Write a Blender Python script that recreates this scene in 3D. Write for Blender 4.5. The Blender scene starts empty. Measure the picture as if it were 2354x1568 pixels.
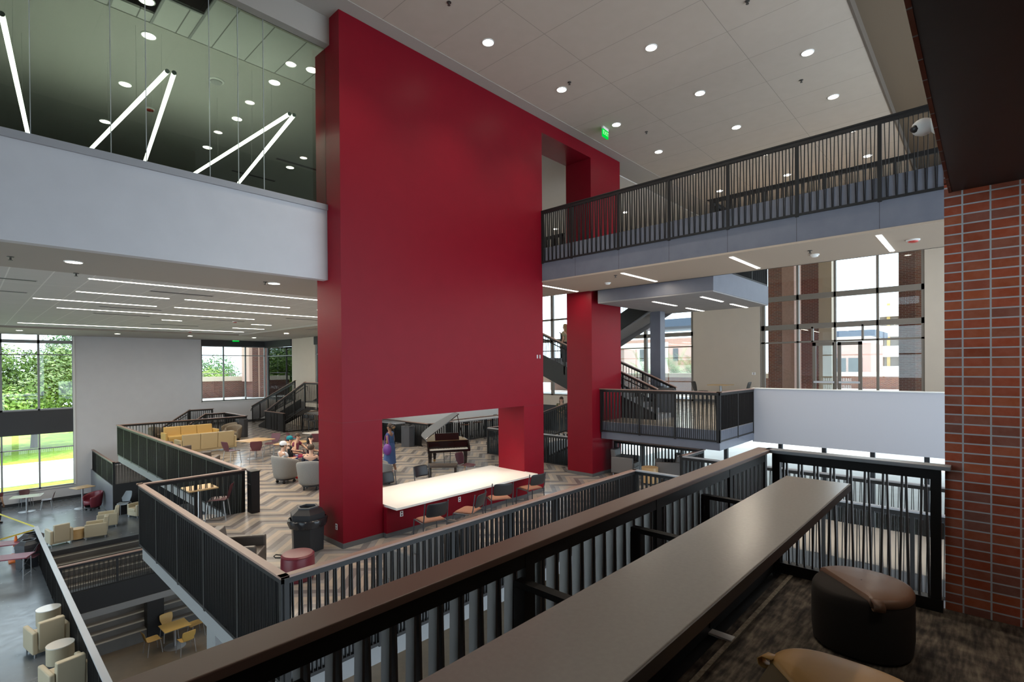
import bpy, bmesh, math, random
from mathutils import Vector, Matrix
random.seed(7)
SC = bpy.context.scene
COL = SC.collection
PI = math.pi

# ------------------------------------------------------------------ camera
# X runs right-forward along the red wall, Y left-forward, Z up; the lens sits at the origin.
FPX, CXP, CYP = 1174.9, 1177.0, 848.1
yaw, pit, rol = (math.radians(a) for a in (42.963, -.284, -.419))
fw = Vector((math.cos(yaw)*math.cos(pit), math.sin(yaw)*math.cos(pit), math.sin(pit)))
r0 = Vector((math.sin(yaw), -math.cos(yaw), 0)); u0 = r0.cross(fw)
RT = r0*math.cos(rol) + u0*math.sin(rol); UP = -r0*math.sin(rol) + u0*math.cos(rol)
cam_d = bpy.data.cameras.new('camera'); cam = bpy.data.objects.new('camera', cam_d); COL.objects.link(cam)
cam.matrix_world = Matrix(((RT.x, UP.x, -fw.x, 0), (RT.y, UP.y, -fw.y, 0), (RT.z, UP.z, -fw.z, 0), (0, 0, 0, 1)))
cam_d.sensor_width = 36; cam_d.lens = FPX/2354*36; cam_d.shift_y = (CYP-784)/2354
cam_d.clip_start = .05; cam_d.clip_end = 600
SC.camera = cam
SC.view_settings.view_transform = 'Standard'; SC.view_settings.look = 'None'
SC.view_settings.gamma = 1; SC.view_settings.exposure = 0.0; SC.view_settings.use_curve_mapping = False
SC.cycles.use_denoising = True; SC.cycles.max_bounces = 8; SC.cycles.transparent_max_bounces = 16
SC.cycles.diffuse_bounces = 5; SC.cycles.glossy_bounces = 3; SC.cycles.sample_clamp_indirect = 6
SC.cycles.caustics_reflective = False; SC.cycles.caustics_refractive = False

def ray(x, y): return fw + RT*((x-CXP)/FPX) - UP*((y-CYP)/FPX)
def Wz(x, y, z): d = ray(x, y); return d*(z/d.z)            # the point of height z that the photo shows there
def Wx(x, y, X): d = ray(x, y); return d*(X/d.x)
def Wy(x, y, Y): d = ray(x, y); return d*(Y/d.y)

# levels (relative to the lens)
CARPET, MID, TERR, GND, UPP, CEIL = -1.8, -3.55, -6.93, -9.6, 3.33, 7.0

# ------------------------------------------------------------------ materials
MATS = {}; KIDS = {}
def mat(name, col, rough=.6, metal=0, noise=0, nscale=20, bump=0, bscale=200, spec=.5, coat=0, sheen=0):
    if name in MATS: return MATS[name]
    m = bpy.data.materials.new(name); m.use_nodes = True; nt = m.node_tree; b = nt.nodes['Principled BSDF']
    c = (*col, 1)
    b.inputs['Base Color'].default_value = c; b.inputs['Roughness'].default_value = rough; b.inputs['Metallic'].default_value = metal
    b.inputs['Specular IOR Level'].default_value = spec
    if coat: b.inputs['Coat Weight'].default_value = coat
    if sheen: b.inputs['Sheen Weight'].default_value = sheen
    if noise or bump:
        tc = nt.nodes.new('ShaderNodeTexCoord')
    if noise:
        n = nt.nodes.new('ShaderNodeTexNoise'); n.inputs['Scale'].default_value = nscale; n.inputs['Detail'].default_value = 4
        nt.links.new(tc.outputs['Object'], n.inputs['Vector'])
        r = nt.nodes.new('ShaderNodeValToRGB')
        r.color_ramp.elements[0].position = .3; r.color_ramp.elements[1].position = .7
        r.color_ramp.elements[0].color = (*[v*(1-noise) for v in col], 1); r.color_ramp.elements[1].color = (*[min(1, v*(1+noise)) for v in col], 1)
        nt.links.new(n.outputs['Fac'], r.inputs['Fac']); nt.links.new(r.outputs['Color'], b.inputs['Base Color'])
    if bump:
        n2 = nt.nodes.new('ShaderNodeTexNoise'); n2.inputs['Scale'].default_value = bscale; n2.inputs['Detail'].default_value = 3
        nt.links.new(tc.outputs['Object'], n2.inputs['Vector'])
        bp = nt.nodes.new('ShaderNodeBump'); bp.inputs['Strength'].default_value = bump; bp.inputs['Distance'].default_value = .005
        nt.links.new(n2.outputs['Fac'], bp.inputs['Height']); nt.links.new(bp.outputs['Normal'], b.inputs['Normal'])
    MATS[name] = m; return m
def emit(name, col, s):
    if name in MATS: return MATS[name]
    m = bpy.data.materials.new(name); m.use_nodes = True; nt = m.node_tree; nt.nodes.clear()
    e = nt.nodes.new('ShaderNodeEmission'); o = nt.nodes.new('ShaderNodeOutputMaterial')
    e.inputs['Color'].default_value = (*col, 1); e.inputs['Strength'].default_value = s
    nt.links.new(e.outputs[0], o.inputs[0]); MATS[name] = m; return m
def glass(name, tint=(1, 1, 1), refl=.07, rough=.0):
    if name in MATS: return MATS[name]
    m = bpy.data.materials.new(name); m.use_nodes = True; nt = m.node_tree; nt.nodes.clear()
    t = nt.nodes.new('ShaderNodeBsdfTransparent'); t.inputs['Color'].default_value = (*tint, 1)
    g = nt.nodes.new('ShaderNodeBsdfGlossy'); g.inputs['Roughness'].default_value = rough
    fr = nt.nodes.new('ShaderNodeFresnel'); fr.inputs['IOR'].default_value = 1.45
    mx = nt.nodes.new('ShaderNodeMixShader'); o = nt.nodes.new('ShaderNodeOutputMaterial')
    mt = nt.nodes.new('ShaderNodeMath'); mt.operation = 'MULTIPLY'; mt.inputs[1].default_value = refl/.04
    nt.links.new(fr.outputs[0], mt.inputs[0]); nt.links.new(mt.outputs[0], mx.inputs[0])
    nt.links.new(t.outputs[0], mx.inputs[1]); nt.links.new(g.outputs[0], mx.inputs[2]); nt.links.new(mx.outputs[0], o.inputs[0])
    MATS[name] = m; return m
class NT:
    def __init__(s, name, rough=.5):
        s.m = bpy.data.materials.new(name); s.m.use_nodes = True; s.t = s.m.node_tree; s.b = s.t.nodes['Principled BSDF']
        s.b.inputs['Roughness'].default_value = rough; MATS[name] = s.m
        g = s.n('ShaderNodeNewGeometry'); s.pos = g.outputs['Position']
        sp = s.n('ShaderNodeSeparateXYZ'); s.l(s.pos, sp.inputs[0]); s.x, s.y, s.z = sp.outputs
    def n(s, k, **kw):
        q = s.t.nodes.new(k)
        for a, v in kw.items(): setattr(q, a, v)
        return q
    def l(s, a, b): s.t.links.new(a, b)
    def math(s, op, a, b=None, c=None):
        q = s.n('ShaderNodeMath', operation=op)
        for i, v in enumerate((a, b, c)):
            if v is None: continue
            if isinstance(v, (int, float)): q.inputs[i].default_value = v
            else: s.l(v, q.inputs[i])
        return q.outputs[0]
    def noise(s, scale, detail=3, vec=None, rough=.5):
        q = s.n('ShaderNodeTexNoise'); q.inputs['Scale'].default_value = scale; q.inputs['Detail'].default_value = detail; q.inputs['Roughness'].default_value = rough
        s.l(vec or s.pos, q.inputs['Vector']); return q.outputs['Fac']
    def comb(s, x, y, z):
        q = s.n('ShaderNodeCombineXYZ')
        for i, v in enumerate((x, y, z)):
            if isinstance(v, (int, float)): q.inputs[i].default_value = v
            else: s.l(v, q.inputs[i])
        return q.outputs[0]
    def ramp(s, fac, stops, interp='LINEAR'):
        q = s.n('ShaderNodeValToRGB'); cr = q.color_ramp; cr.interpolation = interp
        while len(cr.elements) < len(stops): cr.elements.new(.5)
        for e, (p, c) in zip(cr.elements, stops): e.position = p; e.color = (*c, 1)
        s.l(fac, q.inputs[0]); return q.outputs[0]
    def mix(s, fac, a, b, mode='MIX'):
        q = s.n('ShaderNodeMix', data_type='RGBA', blend_type=mode)
        for i, v in ((0, fac), (6, a), (7, b)):
            if isinstance(v, (int, float)): q.inputs[i].default_value = v
            elif isinstance(v, tuple): q.inputs[i].default_value = (*v, 1)
            else: s.l(v, q.inputs[i])
        return q.outputs[2]
    def color(s, c): s.l(c, s.b.inputs['Base Color'])
    def rough(s, c): s.l(c, s.b.inputs['Roughness'])
    def bump(s, h, st=.3, d=.005):
        q = s.n('ShaderNodeBump'); q.inputs['Strength'].default_value = st; q.inputs['Distance'].default_value = d
        s.l(h, q.inputs['Height']); s.l(q.outputs[0], s.b.inputs['Normal'])

M_red = mat('red paint', (.185, .0045, .0125), .42, spec=.14, noise=.03, nscale=3, bump=.05, bscale=300)
M_base = mat('grey rubber base', (.10, .095, .095), .5)
M_white = mat('white wall paint', (.66, .65, .67), .65, noise=.02, nscale=2)
M_warm = mat('warm white wall paint', (.56, .475, .39), .7, noise=.02, nscale=2)
M_cream = mat('ceiling paint', (.62, .58, .53), .8)
M_strip = mat('ceiling border paint', (.38, .34, .30), .8)
M_fascia = mat('pale fascia paint', (.55, .535, .555), .65, noise=.025, nscale=2.5)
M_cap = mat('grey cap paint', (.33, .32, .33), .45)
M_slate = mat('slate metal panel', (.125, .135, .17), .45, noise=.06, nscale=3)
M_black = mat('black bronze metal', (.013, .012, .012), .48, spec=.3)
M_rail = mat('bronze rail cap', (.26, .165, .13), .42)
M_fin = mat('black fin metal', (.085, .080, .080), .40, spec=.7)
M_greyfas = mat('grey slab edge paint', (.19, .19, .19), .6)
M_alu = mat('bronze aluminium mullion', (.20, .17, .14), .45)
M_alug = mat('grey aluminium mullion', (.30, .31, .31), .4)
M_dark = mat('dark spandrel', (.035, .036, .040), .5)
M_steel = mat('brushed steel', (.55, .55, .57), .35, metal=1)
M_soff = mat('dark bronze soffit', (.022, .017, .016), .5, noise=.1, nscale=6)
M_trim = mat('white light trim', (.8, .8, .78), .5)
E_down = emit('downlight glow', (1.0, .93, .80), 30)
E_line = emit('linear light glow', (1.0, .93, .84), 9)
E_tube = emit('tube glow', (1.0, .95, .87), 22)
G_clear = glass('window glass', (.96, .98, .97), .05)
G_tint = glass('tinted glass', (.55, .62, .56), .05)

# ------------------------------------------------------------------ mesh helpers
class MB:
    def __init__(s): s.v = []; s.f = []
    def add(s, vs, fs, mtx=None):
        o = len(s.v)
        s.v += [tuple(mtx @ Vector(p)) if mtx else tuple(p) for p in vs]
        s.f += [tuple(i+o for i in f) for f in fs]; return s
    def box(s, x0, x1, y0, y1, z0, z1, mtx=None):
        x0, x1 = min(x0, x1), max(x0, x1); y0, y1 = min(y0, y1), max(y0, y1); z0, z1 = min(z0, z1), max(z0, z1)
        return s.add([(x0, y0, z0), (x1, y0, z0), (x1, y1, z0), (x0, y1, z0), (x0, y0, z1), (x1, y0, z1), (x1, y1, z1), (x0, y1, z1)],
                     [(0, 3, 2, 1), (4, 5, 6, 7), (0, 1, 5, 4), (1, 2, 6, 5), (2, 3, 7, 6), (3, 0, 4, 7)], mtx)
    def hexa(s, p):   # eight corners: bottom four ccw, top four ccw
        return s.add(p, [(0, 3, 2, 1), (4, 5, 6, 7), (0, 1, 5, 4), (1, 2, 6, 5), (2, 3, 7, 6), (3, 0, 4, 7)])
    def prism(s, poly, z0, z1, mtx=None):
        n = len(poly)
        if sum(poly[i][0]*poly[(i+1) % n][1]-poly[(i+1) % n][0]*poly[i][1] for i in range(n)) < 0: poly = poly[::-1]
        return s.add([(x, y, z0) for x, y in poly]+[(x, y, z1) for x, y in poly],
                     [tuple(range(n))[::-1], tuple(range(n, 2*n))]+[(i, (i+1) % n, n+(i+1) % n, n+i) for i in range(n)], mtx)
    def lathe(s, prof, n=20, mtx=None, cap=True, sx=1, sy=1):
        vs = []; fs = []
        for r, z in prof:
            for i in range(n): a = 2*PI*i/n; vs.append((r*math.cos(a)*sx, r*math.sin(a)*sy, z))
        for k in range(len(prof)-1):
            for i in range(n):
                j = (i+1) % n; fs.append((k*n+i, k*n+j, (k+1)*n+j, (k+1)*n+i))
        if cap: fs += [tuple(range(n))[::-1], tuple(range((len(prof)-1)*n, len(prof)*n))]
        return s.add(vs, fs, mtx)
    def cyl(s, r, z0, z1, n=16, mtx=None, r2=None): return s.lathe([(r, z0), (r if r2 is None else r2, z1)], n, mtx)
    def tube(s, pts, r, n=8, r2=None):
        pts = [Vector(p) for p in pts]; vs = []; fs = []; k = len(pts)
        prev = None
        for i, p in enumerate(pts):
            t = (pts[min(i+1, k-1)]-pts[max(i-1, 0)]).normalized()
            if prev is None:
                a = Vector((0, 0, 1)) if abs(t.z) < .9 else Vector((1, 0, 0))
                e1 = t.cross(a).normalized()
            else:
                e1 = (prev - t*prev.dot(t)).normalized()
            prev = e1; e2 = t.cross(e1)
            rr = r if r2 is None else r+(r2-r)*i/(k-1)
            vs += [tuple(p+e1*rr*math.cos(2*PI*j/n)+e2*rr*math.sin(2*PI*j/n)) for j in range(n)]
        for i in range(k-1):
            for j in range(n):
                q = (j+1) % n; fs.append((i*n+j, i*n+q, (i+1)*n+q, (i+1)*n+j))
        fs += [tuple(range(n))[::-1], tuple(range((k-1)*n, k*n))]
        return s.add(vs, fs)
    def grid(s, rows, closed=False, flip=False):
        n = len(rows[0]); vs = [p for r in rows for p in r]; fs = []
        for i in range(len(rows)-1):
            for j in range(n if closed else n-1):
                q = (j+1) % n; f = (i*n+j, i*n+q, (i+1)*n+q, (i+1)*n+j); fs.append(f[::-1] if flip else f)
        return s.add(vs, fs)
    def bar(s, a, b, w, h, up=(0, 0, 1)):    # a box section run from a to b, w across, h along up
        a, b = Vector(a), Vector(b); t = (b-a).normalized(); e1 = t.cross(Vector(up)).normalized(); e2 = e1.cross(t)
        c = [(-w/2, -h/2), (w/2, -h/2), (w/2, h/2), (-w/2, h/2)]
        return s.hexa([a+e1*x+e2*y for x, y in c]+[b+e1*x+e2*y for x, y in c])
    def ell(s, c, rx, ry, rz, n=14, m=9, mtx=None):
        vs = []; fs = []
        for i in range(1, m):
            t = PI*i/m
            for j in range(n): a = 2*PI*j/n; vs.append((c[0]+rx*math.sin(t)*math.cos(a), c[1]+ry*math.sin(t)*math.sin(a), c[2]-rz*math.cos(t)))
        b = len(vs); vs += [(c[0], c[1], c[2]-rz), (c[0], c[1], c[2]+rz)]
        for i in range(m-2):
            for j in range(n): q = (j+1) % n; fs.append((i*n+j, i*n+q, (i+1)*n+q, (i+1)*n+j))
        for j in range(n): q = (j+1) % n; fs.append((b, q, j)); fs.append((b+1, (m-2)*n+j, (m-2)*n+q))
        return s.add(vs, fs, mtx)
    def build(s, name, m, parent=None, smooth=False, bevel=0, seg=2, solid=0, sub=0, mats=None):
        me = bpy.data.meshes.new(name); me.from_pydata(s.v, [], s.f); me.update()
        o = bpy.data.objects.new(name, me); COL.objects.link(o); me.materials.append(m)
        if parent: o.parent = parent; KIDS.setdefault(parent.name, []).append(o)
        if smooth:
            me.polygons.foreach_set('use_smooth', [True]*len(me.polygons))
            try: me.set_sharp_from_angle(angle=math.radians(38))
            except Exception: pass
        if solid:
            q = o.modifiers.new('solid', 'SOLIDIFY'); q.thickness = solid; q.offset = 0
        if sub:
            q = o.modifiers.new('sub', 'SUBSURF'); q.levels = q.render_levels = sub
        if bevel:
            q = o.modifiers.new('bev', 'BEVEL'); q.width = bevel; q.segments = seg; q.limit_method = 'ANGLE'
        return o
def tag(o, label, cat, group=None, kind=None):
    o['label'] = label; o['category'] = cat
    if group: o['group'] = group
    if kind: o['kind'] = kind
    return o
def struct(o): o['kind'] = 'structure'; return o
def empty(name, loc=(0, 0, 0), rz=0):
    o = bpy.data.objects.new(name, None); COL.objects.link(o); o.location = loc; o.rotation_euler = (0, 0, rz); o.empty_display_size = .1; return o
def thing(name, label, cat, loc=(0, 0, 0), rz=0, group=None): return tag(empty(name, loc, rz), label, cat, group)
def kids(o): return list(KIDS.get(o.name, []))
def dup(o, loc=None, rz=None, label=None, group=None):
    def cp(a, par):
        c = a.copy(); COL.objects.link(c)
        if par: c.parent = par
        for k in kids(a): cp(k, c)
        return c
    r = cp(o, None)
    if loc is not None: r.location = loc
    if rz is not None: r.rotation_euler = (0, 0, rz)
    if label: r['label'] = label
    if group: r['group'] = group
    return r
def aim(dx, dy): return math.atan2(dy, dx)
# ------------------------------------------------------------------ patterned materials
def m_zigzag():   # vinyl planks laid as zigzag ribbons in greys and tan
    t = NT('zigzag vinyl floor', .22)
    P = 1.21
    ph = t.math('ABSOLUTE', t.math('SUBTRACT', t.math('FRACT', t.math('DIVIDE', t.math('SUBTRACT', t.x, 4.67), P)), .5))   # .5 at a peak, 0 midway
    tri = t.math('MULTIPLY', ph, P)
    v = t.math('DIVIDE', t.math('SUBTRACT', t.math('SUBTRACT', t.y, tri), 13.12-.605), .175)
    idx = t.math('FLOOR', v)
    q = t.math('FRACT', t.math('DIVIDE', t.math('ADD', idx, .5), 4))
    seg = t.math('FLOOR', t.math('DIVIDE', t.math('SUBTRACT', t.x, 4.67), P/2))
    wn = t.n('ShaderNodeTexWhiteNoise', noise_dimensions='2D'); t.l(t.comb(idx, seg, 0), wn.inputs['Vector'])
    c = t.ramp(q, [(0, (.36, .315, .27)), (.25, (.46, .38, .30)), (.5, (.27, .25, .245)), (.75, (.13, .118, .118))], 'CONSTANT')
    c = t.mix(t.math('MULTIPLY', wn.outputs['Value'], .22), c, (.25, .235, .225))
    seam = t.math('LESS_THAN', t.math('FRACT', v), .03)
    nz = t.noise(2.2, 4)
    c = t.mix(.12, c, t.ramp(nz, [(.3, (.08, .08, .08)), (.7, (.6, .55, .5))]))
    c = t.mix(t.math('MULTIPLY', seam, .5), c, (.06, .055, .055))
    t.color(c); t.rough(t.math('MULTIPLY_ADD', t.noise(8, 3), .12, .17)); return t.m
def m_concrete(name, a, b, rough=.3):
    t = NT(name, rough)
    n = t.noise(.55, 6, rough=.65); n2 = t.noise(4.5, 5)
    c = t.ramp(n, [(.3, a), (.7, b)]); c = t.mix(.25, c, t.ramp(n2, [(.35, a), (.65, b)]))
    t.color(c); t.rough(t.math('MULTIPLY_ADD', n2, .25, rough-.12)); t.bump(n2, .08); return t.m
def m_carpet():
    t = NT('patterned carpet', .95)
    w = t.comb(t.math('MULTIPLY', t.x, 6), t.math('MULTIPLY', t.y, 38), 0)
    n = t.noise(1.0, 3, w); n2 = t.noise(9, 4)
    f = t.math('ADD', t.math('MULTIPLY', n, .55), t.math('MULTIPLY', n2, .5))
    c = t.ramp(f, [(.38, (.016, .012, .010)), (.50, (.060, .047, .037)), (.60, (.125, .10, .075)), (.72, (.2, .165, .125))])
    t.color(c); t.bump(t.noise(420, 2), .5, .004); return t.m
def m_brick(name, ux, bw=.205, bh=.0705, mort=.011, c1=(.16, .034, .016), c2=(.10, .045, .038), cm=(.33, .32, .32), stack=False, u0=0, v0=0):
    t = NT(name, .85)
    u = t.math('SUBTRACT', {'x': t.x, 'y': t.y}[ux], u0)
    br = t.n('ShaderNodeTexBrick'); br.offset = 0 if stack else .5; br.squash = 1
    t.l(t.comb(u, t.math('SUBTRACT', t.z, v0), 0), br.inputs['Vector'])
    br.inputs['Scale'].default_value = 1; br.inputs['Brick Width'].default_value = bw; br.inputs['Row Height'].default_value = bh
    br.inputs['Mortar Size'].default_value = mort/2; br.inputs['Mortar Smooth'].default_value = .1; br.inputs['Bias'].default_value = 0
    br.inputs['Color1'].default_value = (0, 0, 0, 1); br.inputs['Color2'].default_value = (1, 1, 1, 1); br.inputs['Mortar'].default_value = (.5, .5, .5, 1)
    c = t.ramp(br.outputs['Color'], [(0, c1), (.35, tuple(v*1.15 for v in c1)), (.6, c2), (.8, (c1[0]*1.25, c1[1]*1.5, c1[2]*1.3)), (1, (c1[0]*.7, c1[1]*.7, c1[2]*.7))])
    c = t.mix(.25, c, t.ramp(t.noise(14, 5), [(.35, tuple(v*.55 for v in c1)), (.65, tuple(min(1, v*1.6) for v in c2))]))
    c = t.mix(br.outputs['Fac'], c, cm); t.color(c)
    t.bump(t.math('SUBTRACT', t.math('MULTIPLY', t.noise(90, 3), .3), br.outputs['Fac']), .6, .006); return t.m
def m_grid(name, base, line, px, py, w, ox=0, oy=0, rough=.8):
    t = NT(name, rough)
    a = t.math('FRACT', t.math('DIVIDE', t.math('SUBTRACT', t.x, ox), px)); b = t.math('FRACT', t.math('DIVIDE', t.math('SUBTRACT', t.y, oy), py))
    f = t.math('MAXIMUM', t.math('LESS_THAN', a, w/px), t.math('LESS_THAN', b, w/py))
    c = t.mix(f, base, line); c = t.mix(.03, c, t.ramp(t.noise(3, 4), [(.3, (.2, .2, .2)), (.7, (.9, .88, .85))])); t.color(c); return t.m
M_zig = m_zigzag()
M_terr = m_concrete('polished grey floor', (.125, .14, .155), (.165, .18, .20), .22)
M_gnd = m_concrete('stained ground floor', (.10, .075, .05), (.19, .15, .105), .35)
M_ldg = m_concrete('tan polished floor', (.43, .385, .32), (.48, .43, .36), .16)
M_corr = m_concrete('pale corridor floor', (.42, .37, .31), (.50, .45, .38), .35)
M_carp = m_carpet()
M_brick = m_brick('stacked red brick', 'y', bw=.1475, bh=.0685, mort=.0105, stack=True, c1=(.50, .095, .038), c2=(.30, .125, .095), cm=(.62, .62, .66), u0=-.015-.1475*40, v0=-1.605-.0685*40)
M_brickx = m_brick('stacked red brick fascia', 'x', stack=True, c1=(.19, .040, .018), c2=(.12, .055, .045), cm=(.27, .27, .27))
M_ceilp = m_grid('ceiling panels', (.46, .39, .32), (.27, .225, .185), 1.30, 2.83, .012, .6, 3.99-2.83*3)
M_tile = m_grid('lay in ceiling tiles', (.56, .55, .53), (.74, .73, .70), .62, 2.4, .022, .59, 13.02)
M_tile2 = m_grid('upper ceiling tiles', (.62, .62, .60), (.18, .18, .17), .62, 1.55, .02, .35, 9.86)
M_slatep = m_grid('slate bridge panels', (.125, .135, .17), (.05, .052, .065), 50, 1.335, .012, 0, 1.41)

def S(name, m, *boxes, bevel=0):
    b = MB()
    for q in boxes: b.box(*q)
    return struct(b.build(name, m, bevel=bevel))
def SP(name, m, poly, z0, z1): return struct(MB().prism(poly, z0, z1).build(name, m))

XW, YF, XE = -3.6, 36.2, 24.8          # window wall to the left, far wall, right outer wall
RX0, RX1, RX2, RX3, RY0, RY1 = 5.04, 11.22, 13.66, 15.42, 9.24, 10.22   # the red portal wall

# --- red portal wall: pier, pier, wall over them, lintel and column to its right
w = MB()
w.box(RX0, 5.94, RY0, RY1, MID, -1.08); w.box(10.39, RX1, RY0, RY1, MID, -1.08)
w.box(RX0, RX1, RY0, RY1, -1.08, 6.99); w.box(RX1, RX3, RY0, RY1, 6.62, 6.99); w.box(RX2, RX3, RY0, RY1, MID, 6.62)
struct(w.build('wall_portal', M_red))
S('baseboard_portal', M_base, (RX0-.012, 5.952, RY0-.012, RY1+.012, MID, MID+.10), (10.378, RX1+.012, RY0-.012, RY1+.012, MID, MID+.10), (RX2-.012, RX3+.012, RY0-.012, RY1+.012, MID, MID+.10))
M_joint = mat('red paint joint', (.12, .004, .008), .6)
S('trim_1', M_joint, (RX0-.002, 5.942, RY0-.002, RY1, -1.086, -1.08), (10.388, RX1+.002, RY0-.002, RY1, -1.086, -1.08))

# --- mid level floor and its slab
midpoly = [(2.62, 6.24), (10.93, 6.24), (10.93, -6), (13.42, -6), (13.42, 6.2), (14.9, 6.2), (14.9, 10.3), (14.55, 10.3), (14.55, 14.95), (22, 14.95), (22, 18.5), (13.95, 18.5),
           (13.95, 26), (14.15, 26), (14.15, YF), (10.15, YF), (10.15, 28.5), (4.7, 28.5), (4.7, 13.45), (2.62, 13.45)]
SP('floor_middle', M_zig, midpoly, MID-.012, MID)
SP('floor_middle_slab', M_greyfas, midpoly, MID-.58, MID-.012)
S('floor_corridor', M_corr, (10.94, 13.41, -5.9, 6.1, MID, MID+.004))
# --- the carpeted balcony the photo is taken from, with its brick end wall and low soffit
S('floor', M_carp, (-3.5, 4.89, -5, 1.30, CARPET-.02, CARPET))
S('floor_slab', M_black, (-3.5, 4.95, -5, 1.52, CARPET-.6, CARPET-.02))
S('wall_brick', M_brick, (4.89, 5.35, -5, .232, CARPET-.6, 1.30))
S('wall_brick_fascia', M_brickx, (-3.5, 4.89, .190, .207, 1.235, 7.25), (4.85, 5.35, .190, .232, 1.30, 7.25))
S('ceiling_low', M_soff, (-3.5, 4.89, -5, .190, 1.24, 1.34))
S('wall_back', M_warm, (-3.5, 5.3, -5.2, -5, CARPET-.6, 7.25))
# --- main ceiling
S('ceiling', M_ceilp, (XW, XE, 1.97, 8.90, 7.0, 7.12))
S('ceiling_border', M_strip, (XW, XE, 8.90, 9.86, 6.985, 7.12))
S('ceiling_edge', mat('shade toned ceiling edge', (.10, .075, .055), .8), (XW, XE, 1.93, 1.97, 6.99, 7.3))  # shade in the ceiling step is put into this dark brown
S('ceiling_soffit', mat('shade toned soffit', (.135, .095, .06), .8), (XW, XE, -6, 1.93, 7.25, 7.35))  # soffit colour darkened to stand for the dimness behind the step
S('ceiling_far', M_cream, (RX1, XE, 9.86, YF, 6.95, 7.12))
# --- the upper room on the left behind glass
S('wall_bulkhead', M_strip, (XW, RX0, 9.62, 9.86, 6.45, 6.985))
S('wall_fascia', M_fascia, (XW, RX0-.001, 9.76, 9.95, 1.77, 3.17))
S('trim_cap', M_cap, (XW, RX0-.001, 9.72, 9.99, 3.17, 3.285), bevel=.006)
S('floor_upper', M_terr, (XW, 11.15, 9.95, YF, 2.6, 3.1), (11.15, 15.4, 24, YF, 2.6, 3.1))
S('ceiling_upper', mat('upper room ceiling paint', (.50, .49, .46), .8), (XW, RX1, 11.42, YF, 6.45, 6.6))
S('ceiling_upper_tiles', M_tile2, (XW, 1.82, 9.86, 11.42, 6.46, 6.5), (2.44, 2.44+.62, 10.45, 11.42, 6.46, 6.5), (3.06, RX0+1, 9.86, 11.42, 6.46, 6.5), (1.82, 2.44, 11.1, 11.42, 6.46, 6.5))
S('ceiling_plenum', M_soff, (XW, RX1, 9.86, 11.42, 6.9, 6.95))
S('trim_grid', M_alug, (1.80, 1.84, 9.86, 11.42, 6.44, 6.47), (2.42, 2.46, 9.86, 11.42, 6.44, 6.47), (3.04, 3.08, 9.86, 11.42, 6.44, 6.47), (1.8, 3.06, 10.43, 10.47, 6.44, 6.47))
S('wall_upper_red', M_red, (9.5, 15.4, 33.0, 33.3, 3.1, 6.45), (8.2, 9.5, 30.0, 33.3, 3.1, 6.45))
# glass above the fascia
g = MB().box(XW, RX0, 9.80, 9.812, 3.285, 6.45); gw = struct(g.build('window_upper', G_tint))
for x in (.67, 1.57, 2.02, 2.93, 3.39, 3.83): MB().box(x-.0045, x+.0045, 9.796, 9.816, 3.285, 6.45).build('glass_joint', mat('clear silicone joint', (.42, .43, .42), .3), gw)
# --- lower left ceiling
S('ceiling_border_lower', M_strip, (XW, 11.15, 9.95, 12.78, 1.84, 1.95), (XW, 15.4, 30.6, YF, 1.82, 1.95), (10.5, 11.15, 12.78, 24, 1.83, 1.95), (10.5, 15.4, 24, 30.6, 1.83, 1.95))
S('ceiling_tiles', M_tile, (XW, 10.5, 12.78, 30.6, 1.90, 2.6))
S('ceiling_slab', M_greyfas, (XW, 11.15, 9.95, YF, 1.95, 2.6), (11.15, 15.4, 24, YF, 1.95, 2.6))
# --- far wall on the left with its two windows, and the side wall of the corner window
FW0, FW1, FH = 1.27, 4.10, YF
M_far = M_white
S('wall_far', M_far, (4.10, 10.2, YF, YF+.3, GND, 1.95), (XW, -1.7, YF, YF+.3, GND, 1.95), (-1.7, 4.10, YF, YF+.3, GND, -6.22), (10.2, 14.15, YF, YF+.3, GND, -2.11), (XW, 15.4, YF, YF+.3, 1.95, 7.0))
S('trim_spandrel', M_dark, (-1.7, 4.10, YF+.05, YF+.12, -3.36, -2.12), (10.2, 14.15, YF+.02, YF+.10, 1.44, 1.95), (14.05, 14.13, 32.1, YF, 1.36, 1.95), (14.05, 14.13, 27.5, 29.0, 1.36, 1.95))
S('baseboard_far', M_dark, (-1.7, 4.6, YF-.02, YF, TERR, TERR+.14), (10.2, 14.1, YF-.02, YF, MID, MID+.12))
S('wall_corner', M_warm, (14.13, 14.4, 29.0, 32.1, MID-.6, 1.95), (14.13, 14.4, 32.1, YF, MID-.6, -2.11), (14.13, 14.4, 22.1, 29.0, MID-.6, -1.0), (14.13, 14.4, 22.1, 27.2, -1, 1.95), (14.13, 15.4, 24, YF+.2, 1.95, 6.95))
S('trim_sill', M_trim, (10.2, 14.1, YF-.06, YF+.02, -2.15, -2.11), (4.04, 4.12, YF-.02, YF+.1, -6.2, 1.8), (-1.7, 4.1, YF-.06, YF+.02, -6.26, -6.22))
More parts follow.
